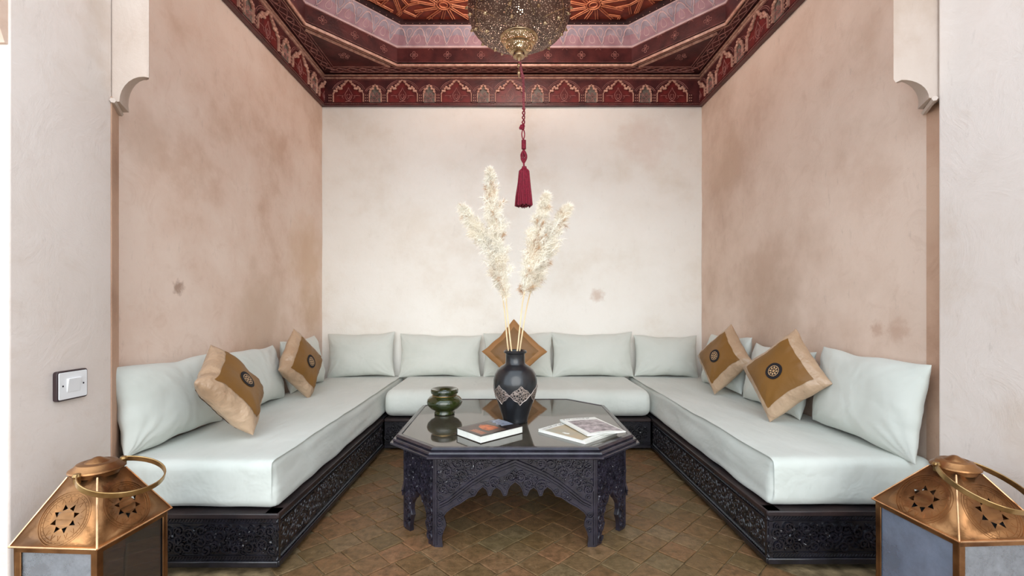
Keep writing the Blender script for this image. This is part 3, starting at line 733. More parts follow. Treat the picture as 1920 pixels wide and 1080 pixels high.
# ------------------------------------------------------------------ benches
ZB = .246
def bench(x0, x1, y0, y1, faces, label, seed):
    rel = lambda sd: .012 if abs(sd[0]) > .5 else .005
    root = empty('bench', ((x0+x1)/2, (y0+y1)/2, 0), 0, label, 'bench', 'carved benches round the alcove')
    mb = MB(); mb.box2((x0+.02, y0+.02, .025), (x1-.02, y1-.02, ZB-.022)); mb.build('frame', 'dark_wood', root)
    mb = MB()
    # open top rail: a lip along the visible faces, slats within
    mb.box2((x0+.004, y0+.004, ZB-.024), (x1-.004, y1-.004, ZB-.0015)); mb.build('seat_board', 'dark_wood', root)
    for fi, (o, sdir, ndir, L, sc) in enumerate(faces):
        f = frame(o, sdir, (0, 0, 1), ndir)
        mb = MB(); mb.prism([(0, .022), (L, .022), (L, ZB-.02), (0, ZB-.02)], -.022, -.006, f); pn = mb.build('carved_panel', 'dark_wood', root)
        mb = MB(); mb.prism([(-.001, ZB-.022), (L+.001, ZB-.022), (L+.001, ZB), (-.001, ZB)], -.06, .004, f)
        mb.build('top_rail', 'worn_wood', root, bevel=.004)
        mb = MB(); mb.prism([(-.001, .02), (L+.001, .02), (L+.001, .046), (-.001, .046)], -.03, .006, f)
        mb.build('bottom_moulding', 'dark_wood', root, bevel=.004)
        mb = MB(); rope(mb, lambda a, b, h: f(a, b, h-.006), L, ZB-.032); rope(mb, lambda a, b, h: f(a, b, h-.006), L, .055)
        mb.ribbon([(0, ZB-.044), (L, ZB-.044)], .005, .0, f, base=-.006); mb.ribbon([(0, .067), (L, .067)], .005, 0.0, f, base=-.006)
        g = mb.build('rope_moulding', 'dark_wood', root); g.parent = pn; stuff(g)
        mb = MB(); scrollwork(mb, lambda a, b, h: f(a, b+.072, h-.006), L, ZB-.122, lambda a, b: True, size=sc, wd=sc*.27, ht=rel(sdir), seed=seed+fi)
        scrollwork(mb, lambda a, b, h: f(a, b+.072, h-.006), L, ZB-.122, lambda a, b: True, size=sc*.6, wd=sc*.14, ht=rel(sdir)*.7, seed=seed+fi+5, leaves=False)
        g = mb.build('carving', 'dark_wood', root); g.parent = pn; stuff(g)
    for x in (x0+.05, x1-.05):
        for y in (y0+.05, y1-.05):
            mb = MB(); mb.blob((x, y, .015), (.026, .026, .016), 12); mb.build('foot', 'dark_wood', root)
    return root
bench(XL+.01, -.972, 1.897+.11*0, 3.47, [((-1.70, 1.897, 0), (1, 0, 0), (0, -1, 0), 1.70-.972, .044), ((-.972, 1.897, 0), (0, 1, 0), (1, 0, 0), 3.47-1.897, .06)],
      'dark carved wooden bench along the left wall, behind the left lantern', 10) if False else None
XBL, XBR, YBB = -.972, 1.10, 3.50
bench(-1.715, XBL, 1.905, YB-.012, [((-1.715, 1.905, 0), (1, 0, 0), (0, -1, 0), 1.715+XBL, .044), ((XBL, 1.905, 0), (0, 1, 0), (1, 0, 0), YBB-1.905, .055)],
      'dark carved wooden bench along the left wall, its end facing the left lantern', 10)
bench(XBR, 1.815, 1.93, YB-.012, [((XBR, 1.93, 0), (1, 0, 0), (0, -1, 0), 1.815-XBR, .044), ((XBR, 1.93, 0), (0, 1, 0), (-1, 0, 0), YBB-1.93, .055)],
      'dark carved wooden bench along the right wall, its scroll-carved end beside the right lantern', 20)
bench(XBL+.008, XBR-.008, YBB, YB-.012, [((XBL+.008, YBB, 0), (1, 0, 0), (0, -1, 0), XBR-XBL-.016, .055)],
      'dark carved wooden bench across the back wall, behind the low table', 30)

# mattresses -----------------------------------------------------------------
def coords(a, b, r, n):
    k = 5; e = [r*(1-math.cos(PI/2*i/k)) for i in range(k)]
    return [a+x for x in e]+[a+r+(b-a-2*r)*i/n for i in range(n+1)]+[b-x for x in e[::-1]]
def rbox(lo, hi, r, nseg, disp, name, mat, parent=None, rad=None):
    X, Y, Z = [coords(lo[i], hi[i], r, nseg[i]) for i in range(3)]
    idx = {}; mb = MB(); fs = []
    def V(i, j, k):
        key = (i, j, k)
        if key not in idx:
            p = Vector((X[i], Y[j], Z[k])); q = Vector([min(max(p[a], lo[a]+r), hi[a]-r) for a in range(3)]); d = p-q
            if d.length > 1e-9: p = q+d.normalized()*r
            nn = d.normalized() if d.length > 1e-9 else Vector()
            p = p+disp(p, nn); idx[key] = len(mb.v); mb.v.append(tuple(p))
        return idx[key]
    nx, ny, nz = len(X), len(Y), len(Z)
    for i in range(nx-1):
        for j in range(ny-1):
            for k in (0, nz-1): fs.append((V(i, j, k), V(i+1, j, k), V(i+1, j+1, k), V(i, j+1, k)))
    for i in range(nx-1):
        for k in range(nz-1):
            for j in (0, ny-1): fs.append((V(i, j, k), V(i+1, j, k), V(i+1, j, k+1), V(i, j, k+1)))
    for j in range(ny-1):
        for k in range(nz-1):
            for i in (0, nx-1): fs.append((V(i, j, k), V(i, j+1, k), V(i, j+1, k+1), V(i, j, k+1)))
    mb.f = fs
    return mb.build(name, mat, parent, smooth=80)
ZM = .458
def mdisp(side, seed):
    def d(p, nn):
        o = Vector((0, 0, 0))
        o.z += .005*fbm((p.x+seed, p.y, 0), 2.2) * (1 if p.z > .4 else .3)
        # creases along the inner side, sloping down towards the front
        if abs(nn.x) > .5:
            o += nn*(.006*noise.noise(Vector((seed, p.y*1.6, (p.z-p.y*.05)*34)))+.006*noise.noise(Vector((seed+3, p.y*4, p.z*12))))
        if abs(nn.y) > .5: o += nn*.006*noise.noise(Vector((p.x*5, seed, p.z*9)))
        # side leans in towards the top
        k = (p.z-ZB)/(ZM-ZB)
        if side > 0 and nn.x > .3: o.x -= .03*k
        if side < 0 and nn.x < -.3: o.x += .03*k
        if p.z < .27: o.z += .006*noise.noise(Vector((p.x*6, p.y*6, seed)))-.0
        return o
    return d
m1 = rbox((-1.712, 1.925, ZB+.006), (XBL-.010, YB-.012, ZM), .042, (26, 80, 6), mdisp(1, 2), 'mattress', 'sheet')
tag(m1, 'long pale sage-white covered mattress on the left bench', 'mattress', 'sheeted bench mattresses')
m2 = rbox((XBR+.010, 1.948, ZB+.006), (1.838, YB-.012, ZM), .042, (26, 80, 6), mdisp(-1, 7), 'mattress', 'sheet')
tag(m2, 'long pale sage-white covered mattress on the right bench, bright front end', 'mattress', 'sheeted bench mattresses')
m3 = rbox((XBL+.001, YBB+.02, ZB+.006), (XBR-.001, YB-.012, ZM+.004), .058, (60, 22, 6), lambda p, nn: Vector((0, (-.03*math.sin(PI*min(1, max(0, (p.z-ZB)/(ZM-ZB)))) if nn.y < -.3 else 0)+.004*noise.noise(p*6), .003*fbm((p.x, p.y, 9), 3))), 'mattress', 'sheet')
tag(m3, 'short pale sage-white covered mattress on the back bench behind the table', 'mattress', 'sheeted bench mattresses')

# cushions -------------------------------------------------------------------
def psurf(W, H, T, pinch, seed, wr=1.0):
    def f(u, v, side):
        x = W/2*u*(1-pinch*(1-v*v)); z = H/2*v*(1-pinch*1.25*(1-u*u))
        prof = max(0, (1-abs(u)**3.2)*(1-abs(v)**3.2))**.55
        y = side*T/2*prof
        e = max(abs(u), abs(v)); w_ = wr*.008*prof
        rad = math.atan2(v, u)
        y += side*(w_*noise.noise(Vector((x*5+seed, z*5, side)))+.014*wr*prof*noise.noise(Vector((rad*6, e*1.5, seed)))*e*e)
        for cu, cv, ca in ((-1, -1, 1), (1, -1, 1), (1, 1, .5), (-1, 1, .5)):
            du, dv = (u-cu)*W/2, (v-cv)*H/2; rr_ = math.hypot(du, dv)
            if rr_ < .2: y += side*wr*ca*.018*prof*math.exp(-rr_/.07)*math.sin(math.atan2(dv, du)*16+3*noise.noise(Vector((rr_*14, seed, cu))))*min(1, rr_/.03)
        y += side*wr*.006*prof*math.sin(34*z+8*x*noise.noise(Vector((seed, x*3, z*3)))+seed)*max(0, noise.noise(Vector((x*4, z*6, seed+side))))*2
        x += .006*wr*noise.noise(Vector((v*3, seed, u)))
        z += .012*wr*noise.noise(Vector((u*2.2, seed+5, v*.5)))
        return Vector((x, y, z))
    return f
def pillow_mesh(f, n=26, m=20, u0=-1, u1=1, v0=-1, v1=1, sides=(-1, 1), off=0):
    mb = MB()
    for s_ in sides:
        vs = []
        for j in range(m+1):
            for i in range(n+1):
                u = u0+(u1-u0)*(.5-.5*math.cos(PI*i/n)) if u0 == -1 else u0+(u1-u0)*i/n
                v = v0+(v1-v0)*(.5-.5*math.cos(PI*j/m)) if v0 == -1 else v0+(v1-v0)*j/m
                p = f(u, v, s_); p.y += s_*off; vs.append(p)
        mb.add(vs, [(j*(n+1)+i, j*(n+1)+i+1, (j+1)*(n+1)+i+1, (j+1)*(n+1)+i) for j in range(m) for i in range(n)])
    return mb
def place(o, c, X, Z, N):
    """local x->X, local -y->N (face), z->Z"""
    X, Z, N = Vector(X).normalized(), Vector(Z), Vector(N)
    Z = (Z-X*Z.dot(X)).normalized(); Y = Z.cross(X).normalized()
    o.matrix_world = Matrix(((X.x, Y.x, Z.x, c[0]), (X.y, Y.y, Z.y, c[1]), (X.z, Y.z, Z.z, c[2]), (0, 0, 0, 1)))
def white_cushion(c, W, H, T, X, lean, N, label, seed, group, pinch=.07, roll=0):
    """N = horizontal facing direction; lean tips the top back by lean radians"""
    f = psurf(W, H, T, pinch, seed)
    o = pillow_mesh(f, 64, 44).build('cushion', 'cushion', None, smooth=80)
    N = Vector(N).normalized(); X = Vector(X).normalized(); Z = Vector((0, 0, 1))*math.cos(lean)-N*math.sin(lean)
    if roll:
        X2 = X*math.cos(roll)+Z*math.sin(roll); Z = Z*math.cos(roll)-X*math.sin(roll); X = X2
    place(o, c, X, Z, N)
    tag(o, label, 'cushion', group); o['kind_note'] = 0; del o['kind_note']
    return o
gw = 'white cushions propped along the walls'
zc = ZM+.193
LX = XL+.115; RX = XR-.115
white_cushion((LX-.0, 2.27, zc+.005), .66, .40, .17, (0, 1, 0), .17, (1, 0, 0), 'large white cushion nearest the front on the left bench, against the pilaster', 1, gw)
white_cushion((LX+.01, 2.95, zc+.0), .66, .39, .18, (0, 1, 0), .22, (1, 0, 0), 'white cushion on the left bench between the two gold cushions', 2, gw, roll=-.02)
white_cushion((LX+.01, 3.68, zc+.005), .60, .40, .17, (0, 1, 0), .2, (1, 0, 0), 'white cushion on the left bench behind the farther gold cushion, by the corner', 3, gw)
BY = YB-.115
for i, (xa, xb, hh, lb) in enumerate(((-1.70, -1.068, .41, 'white cushion against the back wall, leftmost, tucked in the left corner'),
        (-1.03, -.262, .40, 'white cushion against the back wall, second from the left corner'),
        (-.245, .405, .415, 'white cushion against the back wall behind the diamond-set gold cushion'),
        (.392, 1.155, .415, 'white cushion against the back wall just right of the vase'),
        (1.165, 1.76, .39, 'white cushion against the back wall, rightmost, tucked in the right corner'))):
    white_cushion(((xa+xb)/2, BY, ZM+hh*.49), xb-xa, hh, .17, (1, 0, 0), .16, (0, -1, 0), lb, 10+i, gw, pinch=.06, roll=(.03, -.008, .0, .004, -.02)[i])
white_cushion((RX-.01, 3.62, zc+.02), .66, .42, .17, (0, -1, 0), .2, (-1, 0, 0), 'white cushion on the right bench behind the farther gold cushion, by the corner', 21, gw, roll=.03)
white_cushion((RX-.01, 2.93, zc+.005), .64, .41, .17, (0, -1, 0), .24, (-1, 0, 0), 'white cushion on the right bench mostly hidden behind the nearer gold cushion', 22, gw)
white_cushion((RX+.02, 2.245, zc+.018), .66, .43, .18, (0, -1, 0), .13, (-1, 0, 0), 'large creased white cushion nearest the front on the right bench', 23, gw, roll=-.03)

def gold_cushion(c, size, n_, up, right, label, seed, medallion=True, T=.15):
    f = psurf(size, size, T, .05, seed, .8)
    n_, up, right = Vector(n_), Vector(up).normalized(), Vector(right).normalized()
    u = (right+up)/math.sqrt(2); v = (up-right)/math.sqrt(2)
    o = pillow_mesh(f, 30, 30)  .build('gold_cushion', 'satin' if medallion else 'tan_gold', None, smooth=80)
    place(o, c, u, v, n_)
    tag(o, label, 'cushion', 'gold satin-bordered square cushions')
    pm = pillow_mesh(f, 20, 20, -.76, .76, -.76, .76, (-1, 1), .003); p = pm.build('centre_panel', 'gold', None, smooth=80); p.parent = o
    if medallion:
        def disc(r0, r1, off, wobn=0, wa=0):
            mb = MB(); N_ = 40; vs = []; R = (r0, (r0+r1)/2, r1)
            for r in R:
                for k in range(N_):
                    a = 2*PI*k/N_; rr = r*(1+wa*math.cos(wobn*a)); q = f(rr*math.cos(a)/(size/2), rr*math.sin(a)/(size/2), -1); q.y -= off; vs.append(q)
            mb.add(vs, [(i*N_+k, i*N_+(k+1) % N_, (i+1)*N_+(k+1) % N_, (i+1)*N_+k) for i in range(2) for k in range(N_)]); return mb
        d1 = disc(.0004, .052, .0055).build('medallion', 'black_fab', None); d1.parent = o
        r_ = disc(.030, .034, .0075, 24, .03); r2 = disc(.0004, .008, .0075); r_.add(r2.v, r2.f)
        for k in range(8):
            a = 2*PI*k/8; pts = []
            for t in range(9):
                b = 2*PI*t/8; pts.append((.0195+.0075*math.cos(b), .0055*math.sin(b)))
            P3 = []
            for (x, y) in pts[:-1]:
                X_, Z_ = x*math.cos(a)-y*math.sin(a), x*math.sin(a)+y*math.cos(a)
                q = f(X_/(size/2), Z_/(size/2), -1); q.y -= .0078; P3.append(q)
            r_.add(P3, [tuple(range(8))])
        g = r_.build('rosette', 'gold_thread', None, smooth=0); g.parent = d1
    return o
gold_cushion((-1.415, 2.31, .695), .385, (.84, .14, .53), (-.54, .24, .8), (.02, .96, -.27), 'gold-brown cushion with black medallion, nearer of the two on the left bench', 31, T=.17)
gold_cushion((-1.50, 3.27, .70), .375, (.97, -.13, .22), (-.22, 0, .98), (.13, .99, .03), 'gold-brown cushion with black medallion, farther of the two on the left bench', 32)
gold_cushion((1.585, 3.364, .725), .385, (-.92, -.26, .3), (.28, .11, .95), (.29, -.96, .03), 'gold-brown cushion with black medallion, farther of the two on the right bench', 33)
gold_cushion((1.57, 2.60, .722), .395, (-.87, -.35, .34), (.33, .09, .94), (.36, -.93, -.03), 'gold-brown cushion with black medallion, nearer and larger of the two on the right bench', 34)
gold_cushion((.043, 3.93, .722), .40, (-.03, -.96, -.27), (-.01, .2, .98), (1, -.03, 0), 'plain tan-gold cushion without medallion, set as a diamond behind the vase', 35, medallion=False, T=.10)

# ------------------------------------------------------------------ low table
TX, TY, HB = .027, 2.605, .0
tbl = empty('low_table', (TX, TY, 0), 0, 'dark carved octagonal low table with smoked glass top and scalloped panels', 'table')
def oct2(h, hy, c): return [(TX-h+c, TY-hy), (TX+h-c, TY-hy), (TX+h, TY-hy+c), (TX+h, TY+hy-c), (TX+h-c, TY+hy), (TX-h+c, TY+hy), (TX-h, TY+hy-c), (TX-h, TY-hy+c)]
ZT = .474
def octstack(rings, name, mat, cap=True, **k):
    mb = MB(); vs = []
    for (o_, z) in rings: vs += [(x, y, z) for x, y in o_]
    fs = [(i*8+q, i*8+(q+1) % 8, (i+1)*8+(q+1) % 8, (i+1)*8+q) for i in range(len(rings)-1) for q in range(8)]
    if cap: fs += [tuple(range(8)), tuple(range(len(vs)-8, len(vs)))]
    mb.add(vs, fs); return mb.build(name, mat, tbl, smooth=25, **k)
oc = lambda d: oct2(.60+d, .555+d, .215+d*.42)
octstack([(oc(-.05), .425), (oc(.012), .427), (oc(.020), .432), (oc(.020), .440), (oc(.006), .444), (oc(.010), .450), (oc(.006), .457), (oc(-.008), .460), (oc(-.004), .466), (oc(-.014), ZT), (oc(-.030), ZT+.001), (oc(-.034), ZT-.003)], 'tabletop', 'table_wood')
octstack([(oc(-.035), ZT-.010), (oc(-.035), ZT-.0015)], 'glass_top', 'table_glass')
bo = oct2(.555, .503, .182)
half = [(0, .301), (.022, .284), (.034, .262), (.040, .238), (.055, .236), (.066, .262), (.086, .276), (.103, .262), (.112, .237), (.124, .237), (.132, .262), (.150, .278), (.170, .262), (.186, .236), (.214, .228), (.252, .202), (.290, .182), (.318, .160), (.333, .138), (.325, .118), (.322, .095), (.332, .072), (.340, .045), (.336, 0)]
def table_panel(i, mat='table_wood'):
    A, B = Vector(bo[i]), Vector(bo[(i+1) % 8]); L = (B-A).length; t = (B-A)/L; cen = (A+B)/2
    nn = Vector((t.y, -t.x))
    if nn.dot(cen-Vector((TX, TY))) < 0: nn = -nn
    f = frame((cen.x, cen.y, 0), (t.x, t.y, 0), (0, 0, 1), (nn.x, nn.y, 0))
    hw = L/2
    if hw > .3: sc = hw/.373; prof = [(a*sc, b) for a, b in half]
    else: prof = [(0, .22), (.02, .205), (.032, .18), (.05, .165), (.066, .14), (.070, .11), (.060, .085), (.072, .06), (.08, .03), (.078, 0)]
    poly = [(-hw, .43), (-hw, 0)]+[(-a, b) for a, b in prof[::-1]]+prof[1:]+[(hw, 0), (hw, .43)]
    # build as quads between the profile and the top edge so that shading stays clean
    xs = [-hw]+[-a for a, b in prof[::-1]]+[a for a, b in prof[1:]]+[hw]
    mb = MB(); mb.prism(poly, -.022, 0, f)
    side = mb.build('carved_side', mat, tbl, smooth=20)
    def cut(x):
        ax = abs(x)
        for (a, b), (c, d) in zip(prof, prof[1:]):
            if a <= ax <= c and c > a: return b+(d-b)*(ax-a)/(c-a)
        return 0
    cv = MB()
    off = .005 if hw > .3 else .003
    # rim line along the scallops, border lines
    rim = [(a, b+.006) for a, b in prof[:-2]]
    cv.ribbon([(-a, b) for a, b in rim[::-1]]+rim[1:], .007, .005, f)
    for sg in (-1, 1): cv.ribbon([(sg*(hw-.007), .01), (sg*(hw-.007), .425)], .010, .006, f)
    cv.ribbon([(-hw, .42), (hw, .42)], .008, .005, f)
    if hw > .3:
        for q, (wd, ht) in enumerate(((.012, .009), (.006, .007), (.006, .007))):
            d = q*.013
            band_ = [(0, .405-d), (.03, .392-d), (.08, .372-d), (.14, .345-d), (.20, .308-d), (.26, .262-d), (.31, .222-d*.9), (.352, .200-d*.8)]
            cv.ribbon([(-a, b) for a, b in band_[::-1]]+band_[1:], wd, ht, f)
        low = [(0, .365), (.04, .335), (.10, .312), (.16, .300)]
        cv.ribbon([(-a, b) for a, b in low[::-1]]+low[1:], .005, .006, f)
    def band_z(x): 
        ax = abs(x); return .392-ax*.35-ax*ax*.65
    def inside(a, b):
        x = a-hw; z = b
        if abs(x) > hw-.012 or z > .418: return False
        if z < cut(x)+.012: return False
        if hw > .3 and abs(z-band_z(x)) < .024: return False
        return True
    scrollwork(cv, lambda a, b, h: f(a-hw, b, h), 2*hw, .425, inside, size=.052 if hw > .3 else .040, wd=.010, ht=.010, seed=50+i)
    scrollwork(cv, lambda a, b, h: f(a-hw, b, h), 2*hw, .425, inside, size=.027, wd=.0055, ht=.008, seed=70+i, leaves=False)
    g = cv.build('carving', mat, tbl); g.parent = side; stuff(g)
for i in range(8): table_panel(i)

# vase -----------------------------------------------------------------------
VX, VY = .033, 2.53
vase = empty('vase', (VX, VY, ZT), 0, 'black glazed vase with silver filigree band holding pampas grass', 'vase')
vp = [(.0, .0), (.066, 0), (.070, .006), (.069, .014), (.074, .035), (.090, .085), (.106, .13), (.118, .175), (.122, .205), (.121, .235), (.114, .265), (.100, .290), (.080, .308), (.062, .318), (.055, .326), (.053, .345), (.053, .375), (.055, .382), (.061, .386), (.062, .394), (.056, .397), (.050, .392), (.047, .38), (.046, .33), (.05, .30), (.08, .2), (0, .1)]
def vr(z):
    for (a, b), (c, d) in zip(vp, vp[1:]):
        if b <= z <= d and d > b: return a+(c-a)*(z-b)/(d-b)
    return .1
MB().lathe(vp, 56).build('body', 'vase', vase, world=False, smooth=60)
mb = MB(); mb.lathe([(.0545, .380), (.063, .384), (.064, .392), (.058, .3975)], 48); mb.build('rim', 'vase', vase, world=False)
fil = MB(); wire = MB(); NM = 6; zc0 = .163
for k in range(NM):
    a0 = math.radians(-90+14)+2*PI*k/NM; W_ = PI/NM; amp = .043
    N_ = 18; top = []; bot = []; vs = []
    for i in range(N_+1):
        u = -1+2*i/N_; a = a0+u*W_; hh = amp*max(.05, math.cos(PI*u/2))**1.15*(1+.10*math.cos(PI*u*3))
        tip = .006*max(0, 1-abs(u)*6)
        col_ = []
        for j in range(5):
            z = zc0-hh-tip+(2*hh+2*tip)*j/4; r = vr(z)+.0018; vs.append((r*math.cos(a), r*math.sin(a), z))
        for z, lst in ((zc0+hh+tip, top), (zc0-hh-tip, bot)): r = vr(z)+.002; lst.append((r*math.cos(a), r*math.sin(a), z))
    fil.add(vs, [(i*5+j, (i+1)*5+j, (i+1)*5+j+1, i*5+j+1) for i in range(N_) for j in range(4)])
    wire.tube(top, .0016, 5); wire.tube(bot, .0016, 5)
fil.build('filigree_band', 'filigree', vase, world=False)['label'] = 'silver filigree medallions round the belly'
g = wire.build('filigree_wire', 'silver', vase, world=False); g.parent = vase

# pampas ---------------------------------------------------------------------
def pampas(base, pts, spread, seed, label, dens=1.0, side=0, start=.42):
    rnd = random.Random(seed)
    root = empty('pampas_stem', base, 0, label, 'pampas grass', 'pampas grass stems in the black vase')
    P = [Vector(p)-Vector(base) for p in pts]
    def cat(t):
        x = t*(len(P)-1); i = min(int(x), len(P)-2); u = x-i
        p0, p1, p2, p3 = P[max(i-1, 0)], P[i], P[i+1], P[min(i+2, len(P)-1)]
        return .5*((2*p1)+(p2-p0)*u+(2*p0-5*p1+4*p2-p3)*u*u+(3*p1-p0-3*p2+p3)*u**3)
    MB().tube([cat(i/16) for i in range(17)], [.0045*(1-.55*i/16) for i in range(17)], 7).build('stem', 'stem', root, world=False)
    pl = MB(); tan = MB()
    L = sum((cat(i/20)-cat((i+1)/20)).length for i in range(20))
    nb = int(210*dens)
    for b in range(nb):
        u = b/nb; t = start+(1-start)*u; p = cat(t); d = (cat(min(1, t+.03))-cat(t-.03)).normalized()
        env = (math.sin(PI*min(1, u*.92+.10))**.7)*(1-.30*u)
        a = rnd.uniform(0, 2*PI); sd_ = Vector((math.cos(a), .55*math.sin(a), 0))
        if side and rnd.random() < .45: sd_.x = abs(sd_.x)*side
        ln = (.07+.11*env)*rnd.uniform(.5, 1.1); out = 1.75*spread*env*rnd.uniform(.25, 1.0)
        N_ = 6; br = []
        for k in range(N_+1):
            w_ = k/N_; q = p+d*ln*w_*(1-.15*w_)+sd_*out*(w_**.8)+Vector((rnd.uniform(-1, 1), rnd.uniform(-1, 1), rnd.uniform(-1, 1)))*.004*w_-Vector((0, 0, .03*w_*w_)); br.append(q)
        tgt = tan if rnd.random() < .08 else pl
        tgt.tube(br, [.0011*(1-.6*k/N_) for k in range(N_+1)], 3, cap=False)
        for h in range(84):
            w_ = rnd.random()**.8; x = w_*N_; i = min(int(x), N_-1); q = br[i].lerp(br[i+1], x-i)
            dd = (br[i+1]-br[i]).normalized()*rnd.uniform(.2, 1.1)+Vector((rnd.gauss(0, 1), rnd.gauss(0, .8), rnd.gauss(0, 1)-.1))*.6
            dd.normalize(); hl = rnd.uniform(.014, .042); m_ = q+dd*hl*.55+Vector((0, 0, .0005)); e = q+dd*hl-Vector((0, 0, .003))
            sd2 = dd.cross(Vector((rnd.random(), rnd.random(), rnd.random()))).normalized()*.0007
            tgt.add([q-sd2, q+sd2, m_+sd2*.9, m_-sd2*.9, e], [(0, 1, 2, 3), (3, 2, 4)])
    stuff(pl.build('plume', 'pampas', root, world=False, smooth=0)); g = stuff(tan.build('tan_fluff', 'pampas_tan', root, world=False, smooth=0))
    return root
def P3(x, y, D): return ((x-955)/850*D, D, 1.12+(573-y)/850*D)
D = VY
pampas(P3(958, 690, D+.01), [P3(958, 690, D+.01), P3(951, 640, D+.01), P3(945, 575, D+.02), P3(930, 490, D+.03), P3(905, 440, D+.05), P3(874, 392, D+.07)], .055, 1, 'pampas stem whose plume leans farthest left', 1.0, -1, .45)
pampas(P3(963, 690, D-.01), [P3(963, 690, D-.01), P3(957, 640, D-.01), P3(950, 575, D), P3(942, 490, D), P3(930, 405, D), P3(920, 325, D+.02)], .05, 2, 'tallest pampas stem, its plume rising highest left of the tassel', 1.25, -1, .43)
pampas(P3(966, 690, D-.02), [P3(966, 690, D-.02), P3(972, 640, D-.02), P3(981, 560, D-.02), P3(996, 500, D-.01), P3(1008, 430, D), P3(1021, 372, D)], .045, 3, 'pampas stem with upright plume just right of the tassel', 1.0, 0, .40)
pampas(P3(970, 690, D+.02), [P3(970, 690, D+.02), P3(977, 640, D+.02), P3(990, 565, D+.03), P3(1010, 500, D+.04), P3(1030, 440, D+.05), P3(1058, 392, D+.07)], .05, 4, 'pampas stem whose plume leans farthest right', 1.1, 1, .44)

# green pot ------------------------------------------------------------------
pot = empty('ashtray_pot', (-.388, 2.715, ZT), 0, 'squat dark green glazed pot with wide flat rim on the table left', 'pot')
MB().lathe([(0, .002), (.058, 0), (.061, .003), (.060, .014), (.056, .020), (.082, .034), (.099, .052), (.1055, .070), (.101, .088), (.088, .101), (.074, .107), (.071, .112), (.069, .120)], 48).build('bowl', 'green_glaze', pot, world=False, smooth=50)
MB().lathe([(.066, .118), (.073, .119), (.080, .124), (.082, .134), (.081, .145), (.077, .149), (.062, .145), (.045, .137), (.036, .128), (.033, .10), (0, .08)], 48, wob=lambda t: 1+.006*math.cos(8*t)).build('rim', 'green_glaze', pot, world=False, smooth=40)
mb = MB(); mb.lathe([(.070, .108), (.074, .1095), (.074, .113), (.070, .115)], 40); mb.build('collar', 'brass', pot, world=False)['label'] = 'thin metal collar under the rim'

# book -----------------------------------------------------------------------
def flatbook(name, corner, ang, w_, d_, z, label, cat):
    return empty(name, (corner[0], corner[1], z), ang, label, cat)
bk = flatbook('book', (-.134, 2.12), math.atan2(.187, .209), .28, .19, ZT-.001, 'thick closed black hardback book with orange cover picture beside the vase', 'book')
W_, D_ = .275, .192
mb = MB(); mb.box2((0, 0, 0), (W_, D_, .003)); mb.build('back_cover', 'book_black', bk, world=False, bevel=.001)
mb = MB(); mb.box2((0, 0, .0335), (W_, D_, .0365)); tc_ = mb.build('front_cover', 'book_black', bk, world=False, bevel=.001)
mb = MB(); mb.box2((0, D_, 0), (W_, D_+.003, .0365)); mb.build('spine', 'book_black', bk, world=False, bevel=.001)
mb = MB(); mb.box2((.003, .003, .003), (W_-.004, D_-.001, .0335)); mb.build('page_block', 'paper', bk, world=False)
zt = .0366
fz_ = lambda z0: (lambda a, b, h: (a, b, z0+h))
mb = MB(); mb.prism([(.008, .008), (.17, .008), (.17, .184), (.008, .184)], 0, .0003, fz_(zt)); g = mb.build('cover_ground', 'print_brown', bk, world=False); g.parent = tc_
ar_ = [(.075, .035)]+[(.120+.035*math.cos(t), .090+.06*math.sin(t)) for t in [PI*k/10-.5 for k in range(11)]]+[(.075, .14)]
mb = MB(); mb.prism([(.085, .045), (.155, .05), (.160, .09), (.150, .135), (.120, .160), (.092, .135), (.080, .09)], .0003, .0006, fz_(zt)); g = mb.build('cover_picture', 'orange', bk, world=False); g.parent = tc_
mb = MB(); rb = random.Random(3)
for r_ in range(4):
    x = .03
    while x < .12:
        l_ = rb.uniform(.004, .011); yy = .02+r_*.008
        mb.prism([(.022+r_*.009, x-.01), (.026+r_*.009, x-.01), (.026+r_*.009, x-.01+l_), (.022+r_*.009, x-.01+l_)], .0003, .0005, fz_(zt)); x += l_+.003
g = mb.build('cover_lettering', 'star_line', bk, world=False, smooth=0); g.parent = tc_
pl_ = [(.19, .07), (.262, .06), (.27, .12), (.268, .185), (.205, .187), (.214, .165), (.192, .15), (.206, .13), (.185, .11), (.2, .09)]
mb = MB(); mb.prism(pl_, 0, .0004, fz_(zt)); g = mb.build('pale_patch', 'patch_blue', bk, world=False, smooth=0); g.parent = tc_  # irregular pale blue-grey shape laid on the front cover

